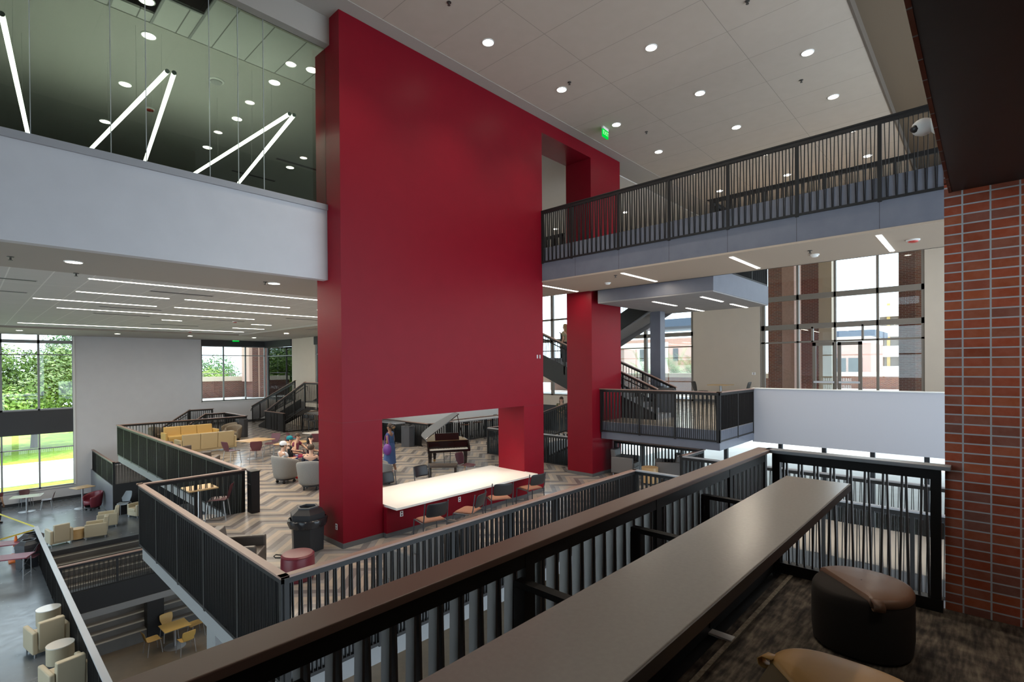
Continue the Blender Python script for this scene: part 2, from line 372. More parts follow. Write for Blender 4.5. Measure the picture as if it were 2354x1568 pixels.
# window walls: frame bars and panes
def window(name, m, axis, pos, t, verts, hors, pane=True):
    b = MB()
    for a, z0, z1, ww in verts:
        if axis == 'y': b.box(a-ww/2, a+ww/2, pos-t/2, pos+t/2, z0, z1)
        else: b.box(pos-t/2, pos+t/2, a-ww/2, a+ww/2, z0, z1)
    for a0, a1, z, h in hors:
        if axis == 'y': b.box(a0, a1, pos-t/2, pos+t/2, z-h/2, z+h/2)
        else: b.box(pos-t/2, pos+t/2, a0, a1, z-h/2, z+h/2)
    o = struct(b.build(name, m))
    if pane:
        lo = min(v[0] for v in verts); hi = max(v[0] for v in verts); z0 = min(v[1] for v in verts); z1 = max(v[2] for v in verts)
        g = MB()
        if axis == 'y': g.box(lo, hi, pos-.005, pos+.005, z0, z1)
        else: g.box(pos-.005, pos+.005, lo, hi, z0, z1)
        g.build('glass_pane', G_clear, o)
    return o
window('window_1', M_alug, 'y', YF+.08, .12, [(x, -2.12, 1.95, .09) for x in (-1.65, -.15, 1.28, 2.68, 4.06)], [(-1.7, 4.1, 1.47, .17), (-1.7, 4.1, .79, .05), (-1.7, 4.1, -2.08, .08), (-1.7, 4.1, 1.93, .06)])
window('window_2', M_alug, 'y', YF+.08, .12, [(x, -6.22, -3.36, .07) for x in (-1.65, -.15, 1.28, 2.68, 4.06)], [(-1.7, 4.1, -4.12, .05), (-1.7, 4.1, -6.18, .08)])
window('window_3', M_alug, 'y', YF+.08, .12, [(x, -2.11, 1.44, .07) for x in (10.23, 11.5, 12.84, 14.08)], [(10.2, 14.1, .84, .05), (10.2, 14.1, -2.07, .08), (10.2, 14.1, 1.42, .05)])
window('window_4', M_alug, 'x', 14.22, .12, [(y, -2.11, 1.36, .07) for y in (32.15, 36.1)], [(32.1, YF, .8, .05), (32.1, YF, -2.07, .08)])
window('window_5', M_alug, 'x', 14.22, .12, [(y, -1.0, 1.36, .07) for y in (27.4, 28.95)], [(27.2, 29.0, .8, .05), (27.2, 29.0, -.97, .08)])
# --- big window wall on the left side of the hall (outside the picture, lights the hall)
window('window_6', M_alug, 'x', XW, .12, [(y, TERR, 3.2, .1) for y in (3, 6.5, 10, 14, 18, 22, 26, 30, 33, 36)], [(3, YF, z, .12) for z in (-4.4, -1.8, .8)])
window('window_10', M_alug, 'x', XW, .12, [(y, 3.2, 5.6, .1) for y in (4, 6.8, 9.6)], [(4, 9.7, z, .12) for z in (3.2, 5.6)])
S('wall_left', M_white, (XW-.3, XW, 4, 9.7, 5.6, 7.2), (XW-.3, XW, 9.7, YF, 3.2, 7.2), (XW-.3, XW, -5, YF, GND, TERR), (XW-.3, XW, -5, 3, TERR, 3.2), (XW-.3, XW, -5, 4, 3.2, 7.2))
# --- left terrace, its slab edge, the wide steps and the ground floor
SP('floor_terrace', M_terr, [(XW, -6), (1.78, -6), (1.78, 26.1), (10.1, 26.1), (10.1, YF), (XW, YF)], TERR-.01, TERR)
SP('floor_terrace_slab', M_dark, [(XW, -6), (1.78, -6), (1.78, 26.1), (10.1, 26.1), (10.1, YF), (XW, YF)], TERR-.55, TERR-.01)
M_step = m_concrete('vinyl step', (.085, .078, .07), (.13, .12, .11), .4)
M_nose = mat('pale step nosing', (.30, .29, .26), .5)
b = MB(); b2 = MB()
for i in range(12):
    y1 = 26.1-.36*i; zt = TERR-.19*(i+1)
    b.box(1.78, 10.1, y1-.36, 26.1, GND, zt); b2.box(1.78, 10.1, y1-.365, y1-.24, zt, zt+.006)
struct(b.build('floor_steps', M_step)); struct(b2.build('trim_nosing', M_nose))
S('floor_ground', M_gnd, (XW, 40, -8, 60, GND-.1, GND))
S('wall_crossbeam', M_black, (1.78, 7.5, 20.15, 20.5, -7.42, -6.74))
S('wall_crossbeam_base', M_greyfas, (1.78, 7.5, 20.12, 20.6, -7.62, -7.42))
S('column_dark', M_black, (4.35, 4.85, 21.7, 22.2, GND, -7.4))
S('column_grey', M_greyfas, (2.86, 3.28, 9.55, 10.0, GND, MID-.58))
S('wall_under_landing', mat('mid grey metal wall', (.16, .16, .175), .4), (4.75, 4.85, 30.2, YF, TERR, -5.5), (4.86, 5.0, 30.2, YF, TERR, -5.6))
S('wall_landing_front', M_black, (4.76, 10.1, 30.18, 30.3, TERR, -5.45))
# --- bridge
S('floor_bridge', M_slatep, (11.2, 13.6, .1, RY0-.001, 2.41, UPP))
M_bsoff = mat('bridge soffit paint', (.42, .34, .265), .8)
S('ceiling_bridge', M_bsoff, (11.19, 13.61, .1, RY0-.001, 2.37, 2.41))
S('trim_bridge', M_black, (13.60, 13.66, .1, RY0-.001, 2.37, 3.33))
# --- upper stair landing behind the bridge
M_ldgsoff = m_grid('grey landing soffit', (.24, .235, .24), (.12, .12, .12), 1.9, 50, .012, 14.4, 3)
S('floor_stair_landing', M_slate, (13.66, 18.33, 5.36, 9.0, 2.0, 2.60))
S('ceiling_stair_landing', M_ldgsoff, (13.67, 18.32, 5.37, 9.0, 1.96, 2.0))
S('column_steel', M_slate, (17.25, 17.62, 8.7, 9.1, CARPET, 1.96), (17.25, 17.62, 8.7, 9.1, 2.6, 4.6))
# --- right landing at carpet level, white parapet and outer wall
SP('floor_landing', M_ldg, [(14.12, 9.2), (14.12, 5.38), (17.0, 5.38), (17.0, -6), (XE, -6), (XE, 11), (15.45, 11), (15.45, 9.2)], CARPET-.01, CARPET)
SP('floor_landing_slab', M_slate, [(14.12, 9.2), (14.12, 5.38), (17.05, 5.38), (17.05, -6), (XE, -6), (XE, 11), (15.45, 11), (15.45, 9.2)], CARPET-.56, CARPET-.01)
S('wall_parapet', mat('parapet paint', (.48, .485, .53), .55), (16.9, 17.05, -6, 5.42, -2.42, -.76))
S('trim_parapet', M_trim, (16.87, 17.08, -6, 5.45, -.76, -.73), bevel=.005)
S('wall_right', M_warm, (XE, XE+.3, 7.62, 10.75, CARPET, 7), (XE, XE+.3, -6, 1.75, CARPET, 7), (XE, XE+.3, -6, 22, 4.5, 7), (XE, XE+.3, 21.7, 22, CARPET, 7), (XE, XE+.3, -6, 22, CARPET-.6, CARPET))
S('baseboard_right', M_base, (XE-.02, XE, 7.62, 10.75, CARPET, CARPET+.12))
window('window_7', M_alu, 'x', XE+.12, .16, [(7.5, CARPET, 4.5, .14), (6.08, CARPET, 4.5, .09), (4.68, CARPET, 4.5, .08), (3.22, CARPET, 4.5, .08), (1.8, CARPET, 4.5, .10), (3.72, .95, 1.6, .07), (5.52, .95, 1.6, .07)],
       [(1.75, 7.6, 1.64, .22), (1.75, 7.6, 2.92, .22), (1.75, 7.6, .97, .07), (1.75, 7.6, CARPET+.04, .08)])
window('window_8', M_alu, 'x', XE+.12, .16, [(10.82, CARPET, 4.5, .10), (13.4, CARPET, 4.5, .16), (15.9, CARPET, 4.5, .10), (18.0, CARPET, 4.5, .1), (19.75, CARPET, 4.5, .16), (21.65, CARPET, 4.5, .1)], [(10.75, 21.7, 1.56, .2), (10.75, 21.7, 2.85, .1), (10.75, 21.7, .93, .05), (10.75, 21.7, CARPET+.04, .08)])
# double doors in the glass wall
for k, (y0, y1) in enumerate(((4.64, 5.52), (3.74, 4.60))):
    b = MB(); X0, X1 = XE+.06, XE+.14
    b.box(X0, X1, y0, y0+.13, CARPET+.02, .92); b.box(X0, X1, y1-.13, y1, CARPET+.02, .92); b.box(X0, X1, y0, y1, .78, .92); b.box(X0, X1, y0, y1, CARPET+.02, CARPET+.28)
    d = struct(b.build('door_%d' % (k+1), M_alu)); MB().box(XE+.09, XE+.10, y0+.1, y1-.1, CARPET+.2, .85).build('glass_pane', G_clear, d)
    MB().box(XE-.03, XE+.03, y0+.06, y1-.06, -.80, -.72).build('push_bar', M_steel, d)
# --- lower storey outer wall on the right, seen under the parapet
S('wall_lower_right', M_dark, (XE, XE+.3, -6, 22, -2.95, CARPET-.6), (XE, XE+.3, 17.0, 22, GND, -2.95))
window('window_9', M_dark, 'x', XE+.12, .18, [(y, GND, -2.95, .16) for y in (-6, -4, -2, 0, 1.7, 3.4, 5.1, 6.8, 9.2, 11.4, 13.6, 17)], [(-6, 17, -5.9, .14), (-6, 17, -7.4, .10)])
# walls that close the hall
S('wall_end', M_warm, (14.4, XE, 22, 22.3, GND, 7.1), (11.15, 15.4, 23.9, 24.0, 1.95, 7.1))
S('wall_void', mat('white void wall', (.78, .78, .76), .6), (14.0, 24, 21.9, 22.0, -6, 1.9), (13.7, 13.95, 18.5, 26, -6.5, MID-.02))
S('roof', M_dark, (XW-1, 30, -8, YF+1, 7.36, 7.6))
# ------------------------------------------------------------------ guard rails: cap, posts, panels of leaning fins
def rail(label, p0, p1, zf, zf1=None, bay=1.34, posts=None, drop=.33, cap=.11, fins=True, single=False, capmat=None, group=None, panel_mat=None, hand=None, pitch=.11, depth=.045, th=.010, endposts=(True, True), name='railing', flip=False):
    p0 = Vector(p0); p1 = Vector(p1); d = p1-p0; L = d.length; zf1 = zf if zf1 is None else zf1; sl = (zf1-zf)/L
    t = thing(name, label, 'railing', (p0.x, p0.y, zf), math.atan2(d.y, d.x), group)
    def hx(b, x0, x1, y0, y1, z0, z1):      # a box whose z follows the slope
        a, c = x0*sl, x1*sl
        b.hexa([(x0, y0, z0+a), (x1, y0, z0+c), (x1, y1, z0+c), (x0, y1, z0+a), (x0, y0, z1+a), (x1, y0, z1+c), (x1, y1, z1+c), (x0, y1, z1+a)])
    b = MB(); hx(b, -.055 if endposts[0] else 0, L+(.055 if endposts[1] else 0), -cap/2, cap/2, 1.03, 1.06); b.build('handrail', capmat or M_rail, t, bevel=.004)
    b = MB(); hx(b, 0, L, -.028, .028, .955, 1.03); b.build('top_frame', M_black, t)
    b = MB(); hx(b, 0, L, -.028, .028, -drop, -drop+.045); b.build('bottom_frame', M_black, t)
    if posts is None:
        n = max(1, round(L/bay)); posts = [L*i/n for i in range(1, n)]
    ps = ([0.0] if endposts[0] else []) + list(posts) + ([L] if endposts[1] else [])
    for x in ps:
        xx = min(max(x, .03), L-.03)
        b = MB(); hx(b, xx-.03, xx+.03, -.03, .03, -drop-.02, 1.03); b.build('post', M_black, t)
    if not fins: return t
    edges = [0.0]+list(posts)+[L]
    for a, c in zip(edges, edges[1:]):
        n = max(1, int((c-a-.08)/pitch)); w = (c-a-.08)/n
        fl = []
        for i in range(n):
            x = a+.04+w*(i+.5)
            for s in (-1, 1):
                xb = x+s*w*.25; xt = x+s*w*.10
                if flip: xb, xt = x+s*w*.09, x+s*w*.27
                z0, z1 = -drop+.04, .96; h = th/2; y = depth/2
                fl.append([(xb-h, -y, z0+xb*sl), (xb+h, -y, z0+xb*sl), (xb+h, y, z0+xb*sl), (xb-h, y, z0+xb*sl), (xt-h, -y, z1+xt*sl), (xt+h, -y, z1+xt*sl), (xt+h, y, z1+xt*sl), (xt-h, y, z1+xt*sl)])
        if single:
            for f in fl: MB().hexa(f).build('baluster', M_fin, t)
        else:
            b = MB()
            for f in fl: b.hexa(f)
            b.build('baluster_panel', panel_mat or M_black, t)
    if hand:       # a round grab rail on brackets
        y = hand; b = MB(); b.tube([(.0, y, .72), (.12, y, .86+.12*sl), (L-.1, y, .86+(L-.1)*sl), (L+.12, y, .84+L*sl), (L+.14, y, .6+L*sl)], .02, 8); b.build('grab_rail', M_black, t)
    return t
M_cap2 = mat('grey rail cap', (.30, .31, .33), .36)
# foreground
rail('near black railing with wide bronze cap beside the long grey counter', (.15, 1.45), (4.80, 1.45), CARPET, posts=[.32, 1.48, 2.64, 3.80], drop=.0, cap=.125, single=True, pitch=.0955, depth=.048, th=.009)
rail('short black railing of leaning rods that meets the brick wall', (4.83, 1.38), (4.83, .25), CARPET, posts=[], drop=.0, cap=.125, single=True, pitch=.11, depth=.022, th=.014, capmat=M_cap2)
# middle level
rail('long black railing in front of the red wall and lit table', (2.60, 6.2), (10.95, 6.2), MID, posts=[1.32*i for i in range(1, 6)]+[7.6], drop=.30)
rail('black railing running back from the near corner beside the pouf', (2.6, 13.52), (2.6, 6.2), MID, drop=.28)
rail('short black railing behind the cafe table with one maroon chair', (2.6, 13.46), (4.70, 13.46), MID, drop=.05)
rail('long black railing with bright cap alongside the tan sofas', (4.70, 28.55), (4.70, 13.46), MID, drop=.30)
rail('black railing behind the yellow sofa in front of the pale wall', (4.70, 28.55), (10.13, 28.55), MID, drop=.1)
rail('black railing running back beside the far dark bin', (10.13, 28.55), (10.13, 31.7), MID, drop=.1)
rail('black corridor railing in front of the stairs under the bridge', (10.93, 6.2), (10.93, -3.0), MID, drop=.33, capmat=M_cap2)
rail('black corridor railing farther from the counter under the white parapet', (13.42, 6.2), (13.42, -3.0), MID, drop=.1, capmat=M_cap2)
rail('short black railing behind the grey armchairs facing the counter', (13.42, 6.17), (14.9, 6.17), MID, drop=.3)
rail('black railing behind the two grey armchairs beside the red column', (14.9, 9.2), (14.9, 6.17), MID, drop=.3)
rail('black stairwell railing between the two red columns', (14.55, 14.95), (14.55, 10.3), MID, drop=.02, capmat=M_cap2)
rail('short black stairwell railing right of the grand piano', (14.55, 14.95), (17.2, 14.95), MID, drop=.02)
rail('black railing with a counter behind the woman in the blue dress', (13.92, 25.0), (13.92, 17.95), MID, drop=.02)
rail('short black railing directly behind the piano lid', (13.92, 17.95), (15.2, 17.95), MID, drop=.02)
rail('black railing with a bar counter and stools right of the piano', (15.3, 18.5), (20.5, 18.5), MID, drop=.02)
# stair down at the far left, its half landing
rail('near sloping black railing of the stair behind the yellow sofa', (9.1, 31.7), (6.2, 31.7), MID, -5.45, drop=.05, hand=.09)
rail('short level black railing at the head of the sunken stair', (9.1, 31.7), (10.13, 31.7), MID, drop=.05)
rail('far sloping black railing of the sunken stair beside the pale wall', (9.3, 35.4), (6.4, 35.4), MID, -5.45, drop=.05, hand=.09)
rail('short level black railing at the wall above the sunken stair', (9.3, 35.4), (10.6, 35.4), MID, drop=.05)
rail('dark railing of the half landing against the pale far wall', (4.8, 35.9), (4.8, 30.25), -5.45, drop=.32)
rail('short dark railing across the half landing beside the maroon armchair', (4.8, 30.25), (7.4, 30.25), -5.45, drop=.05)
# stair up to the landing by the corner window
rail('near sloping black railing of the stair by the corner window', (12.1, 31.0), (12.1, 26.0), MID, CARPET, drop=.3, hand=.09, depth=.012)
rail('level black railing at the top of the corner window stair', (12.1, 26.0), (12.1, 20.5), CARPET, drop=.35, depth=.012)
rail('far sloping black railing of the stair against the corner window', (13.06, 35.75), (13.06, 29.3), MID, CARPET+.02, drop=.05, hand=-.09, depth=.012)
t = rail('low guard of solid black panels under the corner window stair', (12.05, 31.0), (12.05, 28.5), MID, drop=0, fins=False)
for i in range(3): MB().box(.06+.82*i, .80+.82*i, -.012, .012, .05, .96).build('guard_panel', M_black, t)
rail('short black railing under the corner window stair beside bar stools', (12.05, 28.45), (14.1, 28.45), MID, drop=0)
# right landing
rail('black landing railing right of the red column', (14.12, 9.22), (14.12, 5.40), CARPET, drop=.33, posts=[1.4, 2.55])
rail('short black landing railing beside the white parapet', (14.12, 5.40), (16.88, 5.40), CARPET, drop=.33)
# bridge
rail('front railing of the bridge with slate edge panels', (11.2, 9.235), (11.2, .12), UPP, posts=[9.235-y for y in (8.2, 6.76, 5.41, 4.07, 2.74, 1.41)], drop=.42, bay=1.3, capmat=M_black, cap=.07, flip=True, pitch=.125)
rail('rear railing of the bridge ahead of the stair landing', (13.56, 5.4), (13.56, .12), UPP, drop=.02, capmat=M_black, cap=.07)
rail('rear bridge railing seen through the opening in the red wall', (13.56, 15.8), (13.56, 10.3), UPP, drop=.02, capmat=M_black, cap=.07)
rail('dark railing on the upper stair landing behind the bridge', (13.7, 5.40), (18.3, 5.40), UPP, drop=.72, capmat=M_black)
# terrace
rail('long steel capped railing along the lower left terrace', (1.80, 26.1), (1.80, -3.0), TERR, drop=.05, cap=.13, capmat=mat('sky sheen rail cap', (.42, .45, .50), .3))  # sky reflection on the cap is put into its pale blue colour
rail('black railing on the dark beam in front of the wide steps', (1.9, 20.22), (7.4, 20.22), TERR, drop=-.17)
S('floor_bridge_end', M_slatep, (11.24, 13.6, RY0, 16, 2.41, UPP)); S('ceiling_bridge_end', M_bsoff, (11.24, 13.6, RY0, 16, 2.38, 2.41))
S('floor_stair_landing_core', M_slate, (13.7, 18.25, 5.46, 9.0, 2.6, UPP))
S('floor_corner_landing', M_ldg, (12.1, 14.12, 19.5, 26.0, CARPET-.2, CARPET))
# stairs
def stair(name, m, x0, x1, ya, yb, za, zb, n, under=.18, axis='y'):
    b = MB(); dy = (yb-ya)/n; dz = (zb-za)/n
    prof = [(ya, za)]
    for i in range(n): prof += [(ya+dy*i, za+dz*(i+1)), (ya+dy*(i+1), za+dz*(i+1))]
    prof += [(yb, zb-under-dz), (ya, za-under)]
    P = [(p, q) for p, q in prof]
    lo = [(x0, p, q) if axis == 'y' else (p, x0, q) for p, q in P]; hi = [(x1, p, q) if axis == 'y' else (p, x1, q) for p, q in P]
    k = len(P); b.add(lo+hi, [tuple(range(k)), tuple(range(k, 2*k))[::-1]]+[(i, k+i, k+(i+1) % k, (i+1) % k) for i in range(k)])
    o = struct(b.build(name, m)); bm = bmesh.new(); bm.from_mesh(o.data); bmesh.ops.recalc_face_normals(bm, faces=bm.faces); bmesh.ops.triangulate(bm, faces=[f for f in bm.faces if len(f.verts) > 4]); bm.to_mesh(o.data); bm.free()
    return o
M_tread = m_concrete('grey stair tread', (.20, .20, .21), (.28, .28, .29), .45)
def strings(name, xs, ya, yb, za, zb, axis='y', h0=-.42, h1=.14, m=None):
    for x in xs:
        b = MB(); a = [(x-.03, ya, za+h0), (x+.03, ya, za+h0), (x+.03, yb, zb+h0), (x-.03, yb, zb+h0), (x-.03, ya, za+h1), (x+.03, ya, za+h1), (x+.03, yb, zb+h1), (x-.03, yb, zb+h1)]
        if axis == 'x': a = [(q, p, r) for p, q, r in a]
        b.hexa(a); o = struct(b.build(name, m or M_black)); bm = bmesh.new(); bm.from_mesh(o.data); bmesh.ops.recalc_face_normals(bm, faces=bm.faces); bm.to_mesh(o.data); bm.free()
stair('floor_corner_stair', M_tread, 12.2, 13.0, 32.2, 26.6, MID, CARPET, 10); strings('trim_stringer', (12.14, 13.03), 32.2, 26.6, MID, CARPET, h0=-.3)
stair('floor_sunken_stair', M_tread, 31.8, 35.3, 9.1, 6.2, MID, -5.45, 10, axis='x'); strings('trim_stringer', (31.75, 35.3), 9.1, 6.2, MID, -5.45, 'x')
S('floor_half_landing', M_step, (4.8, 6.3, 30.3, YF, -5.6, -5.45))
# main stair on the right: flight up from the landing, half landing, flight back up to the bridge level
M_under = mat('grey stair underside', (.20, .195, .20), .55)
stair('floor_stair_flight', M_tread, 15.6, 16.9, 8.0, 13.0, CARPET, .32, 13, .35); strings('trim_stringer', (15.55, 16.95), 8.0, 13.0, CARPET, .32, h0=-.62, h1=.20)
S('floor_stair_turn', M_under, (15.5, 18.5, 13.0, 14.6, 0.0, .32))
stair('floor_stair_return', M_under, 17.2, 18.3, 13.0, 8.0, .32, 3.0, 16, .35); strings('trim_stringer', (17.15,), 13.0, 8.0, .32, 3.0, h0=-.42, h1=.20); strings('trim_stringer', (18.35,), 13.0, 8.0, .32, 3.0, h0=-.62, h1=.20, m=M_under)
rail('sloping black railing of the stair left of the steel column', (15.55, 8.0), (15.55, 13.0), CARPET, .32, drop=.1, hand=.09, depth=.014)
rail('far sloping black railing of the stair left of the steel column', (16.95, 8.0), (16.95, 13.0), CARPET, .32, drop=.1, depth=.014)
rail('black railing of the stair flight that rises to the bridge landing', (17.15, 13.0), (17.15, 8.0), .32, 3.0, drop=.1, depth=.014)
# stair down into the well between the red columns
stair('floor_well_stair', M_tread, 15.2, 16.6, 10.4, 14.6, MID, -5.6, 12); strings('trim_stringer', (15.15, 16.65), 10.4, 14.6, MID, -5.6)
rail('sloping black railing with bright cap in the stairwell', (15.15, 10.4), (15.15, 14.6), MID, -5.6, drop=.1, capmat=M_cap2)
rail('black railing rising on the far side of the stairwell', (17.0, 15.6), (17.0, 11.0), MID, -2.0, drop=.1)
# ------------------------------------------------------------------ ceiling fittings
def lamp(kind, x, y, z, power, size, col=(1, .87, .70), size_y=None, spread=PI):
    l = bpy.data.lights.new('lamp', 'AREA'); l.energy = power; l.color = col; l.spread = spread
    l.shape = 'RECTANGLE' if size_y else 'DISK'; l.size = size
    if size_y: l.size_y = size_y
    o = bpy.data.objects.new('lamp', l); COL.objects.link(o); o.location = (x, y, z); return o
def downlight_src(name, label, r):
    t = thing(name, label, 'ceiling light')
    MB().lathe([(r*1.16, 0), (r*1.16, -.012), (r*1.0, -.016), (r*.98, 0)], 24, cap=False).build('trim_ring', M_trim, t, smooth=True)
    MB().cyl(r*.98, -.010, -.004, 24).build('lamp_disc', E_down, t); return t
D1 = downlight_src('downlight', 'x', .115)
def downlight(x, y, z, label, group, power, r=1.0, spread=100):
    global _d1used
    o = D1 if not _d1used else dup(D1)
    _d1used = True; o.location = (x, y, z-.001); o['label'] = label; o['group'] = group
    if r != 1: o.scale = (r, r, r)
    if power:
        l = bpy.data.lights.new('lamp', 'SPOT'); l.energy = power*4; l.color = (1, .87, .70); l.spot_size = math.radians(spread); l.spot_blend = 1.0; l.shadow_soft_size = .10*r
        q = bpy.data.objects.new('lamp', l); COL.objects.link(q); q.location = (x, y, z-.04)
    return o
_d1used = False
rows = {7.88: 'the row along the red wall', 5.41: 'the middle row', 2.95: 'the row nearest the raised soffit'}
cols = [5.2, 7.78, 10.38, 12.98, 15.58, 18.2, 20.8]
for y, rn in rows.items():
    for i, x in enumerate(cols):
        if x < 7 and y < 7: seen = False
        ordn = ['first', 'second', 'third', 'fourth', 'fifth', 'sixth', 'seventh'][i]
        downlight(x, y, CEIL, 'round white downlight in the high ceiling, %s in %s' % (ordn, rn), 'downlights in the high ceiling', 78)
for i, (a, b) in enumerate([(2.24, 10.77), (5.2, 10.7)]):
    downlight(a, b, 6.46, 'round downlight in the tiled strip of the upper room, ' + ['near the missing tiles', 'at the red wall'][i], 'downlights in the upper room', 6)
for i, (a, b, s) in enumerate([(2.5, 11.86, 'near the tiled strip, above the first lit tube'), (4.84, 11.76, 'near the tiled strip, above the last lit tubes'), (2.55, 14.26, 'left of the first tube apex'), (4.87, 14.17, 'between the cables'),
                               (2.57, 16.78, 'beside the first long tube'), (4.9, 16.62, 'low above the white fascia'), (7.21, 16.39, 'beside the slot vents')]):
    downlight(a, b, 6.45, 'round downlight in the upper room ceiling, ' + s, 'downlights in the upper room', 5)
for i, (a, b, s) in enumerate([(1.3, 11.4, 'nearest the left edge'), (4.6, 11.3, 'nearest the red wall')]):
    downlight(a, b, 1.84, 'round downlight under the white fascia, ' + s, 'downlights under the fascia', 16)
for i, (a, b, s) in enumerate([(1.77, 32.4, 'above the tall left window'), (5.38, 32.5, 'left of the blank wall centre'), (8.55, 32.2, 'right of the blank wall centre'), (11.75, 31.8, 'beside the corner window header'), (11.6, 27.0, 'along the side border')]):
    downlight(a, b, 1.82, 'round downlight in the far ceiling border, ' + s, 'downlights in the far ceiling border', 14)
for i, (a, b) in enumerate([(22.5, 3.0), (23.4, 2.4)]):
    downlight(a, b, 4.45, 'small round downlight near the glass wall, ' + ['farther from it', 'closer to it'][i], 'downlights by the glass wall', 12)
S('ceiling_right_glass', M_cream, (19.5, XE, -6, 9, 4.46, 4.55))
# linear lights
def linear(x0, x1, y, z, label, group, power, w=.075, name='linear_light', ax='x'):
    L = abs(x1-x0); t = thing(name, label, 'ceiling light', ((x0+x1)/2, y, z), 0, group)
    MB().box(-L/2-.02, L/2+.02, -w/2-.015, w/2+.015, -.006, 0).build('trim_frame', M_trim, t); MB().box(-L/2, L/2, -w/2, w/2, -.014, -.006).build('diffuser', E_line, t)
    if power: lamp('l', (x0+x1)/2, y, z-.03, power, L, size_y=w)
    return t
for y, s in ((9.55, 'at the red wall'), (6.84, 'second from the red wall'), (4.12, 'third from the red wall'), (1.47, 'nearest the brick wall')):
    linear(11.5, 13.33, y, 2.37, 'lit linear light under the bridge, ' + s, 'linear lights under the bridge', 22)
for x0, x1, y, s in ((14.42, 16.0, 7.5, 'beside the steel column'), (14.42, 16.0, 6.0, 'near the slate edge'), (16.8, 18.28, 6.03, 'at the outer corner'), (16.88, 18.28, 7.54, 'above the window')):
    linear(x0, x1, y, 1.958, 'lit linear light under the stair landing, ' + s, 'linear lights under the stair landing', 12)
segs = [(1.8, 11.0, 13.7, 'nearest row, one long run'), (1.88, 3.8, 16.15, 'second row, short left run'), (4.15, 7.0, 16.05, 'second row, longer run'), (1.27, 4.0, 18.4, 'third row, left run'), (4.45, 11.0, 18.3, 'third row, run behind the red wall'),
        (1.97, 7.7, 20.8, 'fourth row, long run'), (7.9, 11.0, 16.0, 'second row, run behind the red wall'), (5.24, 5.9, 23.3, 'fifth row, left stub'), (8.48, 9.3, 23.2, 'fifth row, right stub'), (1.5, 9.98, 28.4, 'last row at the far border'), (8.6, 10.0, 25.8, 'sixth row stub')]
for x0, x1, y, s in segs:
    linear(x0, x1, y, 1.899, 'lit linear light in the tiled left ceiling, ' + s, 'linear lights in the tiled ceiling', 26*(x1-x0), .06)
# zigzag tubes in the upper room, each on two cables
zt = 5.0
tubes = [((.41, 9.99), (.99, 14.98), 'leftmost, running out of the top corner'), ((2.38, 9.95), (2.01, 14.97), 'left leg of the first lit peak'), ((2.47, 9.92), (3.03, 14.88), 'right leg of the first lit peak'), ((4.42, 9.92), (4.08, 14.87), 'left leg of the peak by the red wall'), ((4.50, 9.90), (5.11, 14.80), 'right leg of the peak by the red wall')]
for (ax, ay), (bx, by), s in tubes:
    ay += .12; t = thing('pendant_tube', 'glowing hung tube, ' + s, 'pendant light', (ax, ay, zt), 0, 'hanging zigzag tubes')
    v = Vector((bx-ax, by-ay, 0)); L = v.length; u = v.normalized()
    MB().tube([u*.02, u*(L-.02)], .034, 12).build('tube', E_tube, t)
    for q in (0, 1): MB().tube([u*(L*q-(.02 if q else 0)), u*(L*q+(0 if q else .02))], .036, 12).build('end_cap', M_trim, t)
    for q in (.33, .70):
        MB().tube([u*(L*q)+Vector((0, 0, .03)), u*(L*q)+Vector((0, 0, 6.45-zt))], .0025, 6).build('cable', M_steel, t)
# small ceiling devices
for x, y in ((12.4, 12.5), (12.4, 16.5), (12.6, 20.5), (17.5, 12), (20.5, 12), (16.5, 16), (20.5, 16), (17.5, 20), (21, 20)): downlight(x, y, 6.949, 'added downlight high over the main stair', 'added downlights over the main stair', 110)  # unseen lamps added to brighten the piano area and the stair
def sprinkler(x, y, z, lab):
    t = tag(MB().lathe([(.045, 0), (.045, -.01), (.014, -.012), (.014, -.05), (.03, -.055), (.03, -.06)], 12).build('ceiling_sprinkler', mat('sprinkler metal', (.05, .045, .04), .4)), lab, 'sprinkler', 'ceiling sprinklers'); t.location = (x, y, z); return t
for q, z, s in (((1032, 5), CEIL, 'in the high ceiling near the top edge'), ((1309, 189), CEIL, 'in the high ceiling beside a downlight'), ((1486, 303), CEIL, 'in the high ceiling above the bridge'), ((1842, 184), CEIL, 'in the high ceiling below the last row'), ((1718, 2), CEIL, 'in the high ceiling at the top, right of the joint'),
                ((24, 590), 1.84, 'under the fascia at the left edge'), ((175, 628), 1.84, 'under the fascia below its downlight'), ((610, 648), 1.84, 'under the fascia near the red wall'), ((1415, 633), 2.37, 'under the bridge, middle bay'), ((1862, 576), 2.37, 'under the bridge, wide bay')):
    p = Wz(*q, z); sprinkler(p.x, p.y, z, 'small dark sprinkler head ' + s)
def detector(q, z, m, lab, r=.075):
    p = Wz(*q, z); t = thing('smoke_detector', lab, 'smoke detector', (p.x, p.y, z))
    MB().lathe([(r, 0), (r, -.02), (r*.8, -.03)], 20).build('base', M_trim, t, smooth=True); MB().lathe([(r*.75, -.03), (r*.7, -.05), (r*.3, -.06)], 20).build('sensor_dome', m, t, smooth=True)
M_redpl = mat('red plastic', (.45, .03, .02), .4)
detector((2099, 551), 2.37, M_redpl, 'red fire alarm under the bridge near the brick wall', .11); detector((1397, 650), 2.37, M_trim, 'white smoke detector under the bridge near the red wall', .09)
detector((1873, 585), 2.37, M_trim, 'white smoke detector under the bridge, nearer the brick', .09); detector((540, 739), 1.90, M_redpl, 'red fire alarm in the tiled ceiling, left one', .1); detector((437, 762), 1.90, M_redpl, 'red fire alarm in the tiled ceiling, farther one', .1)
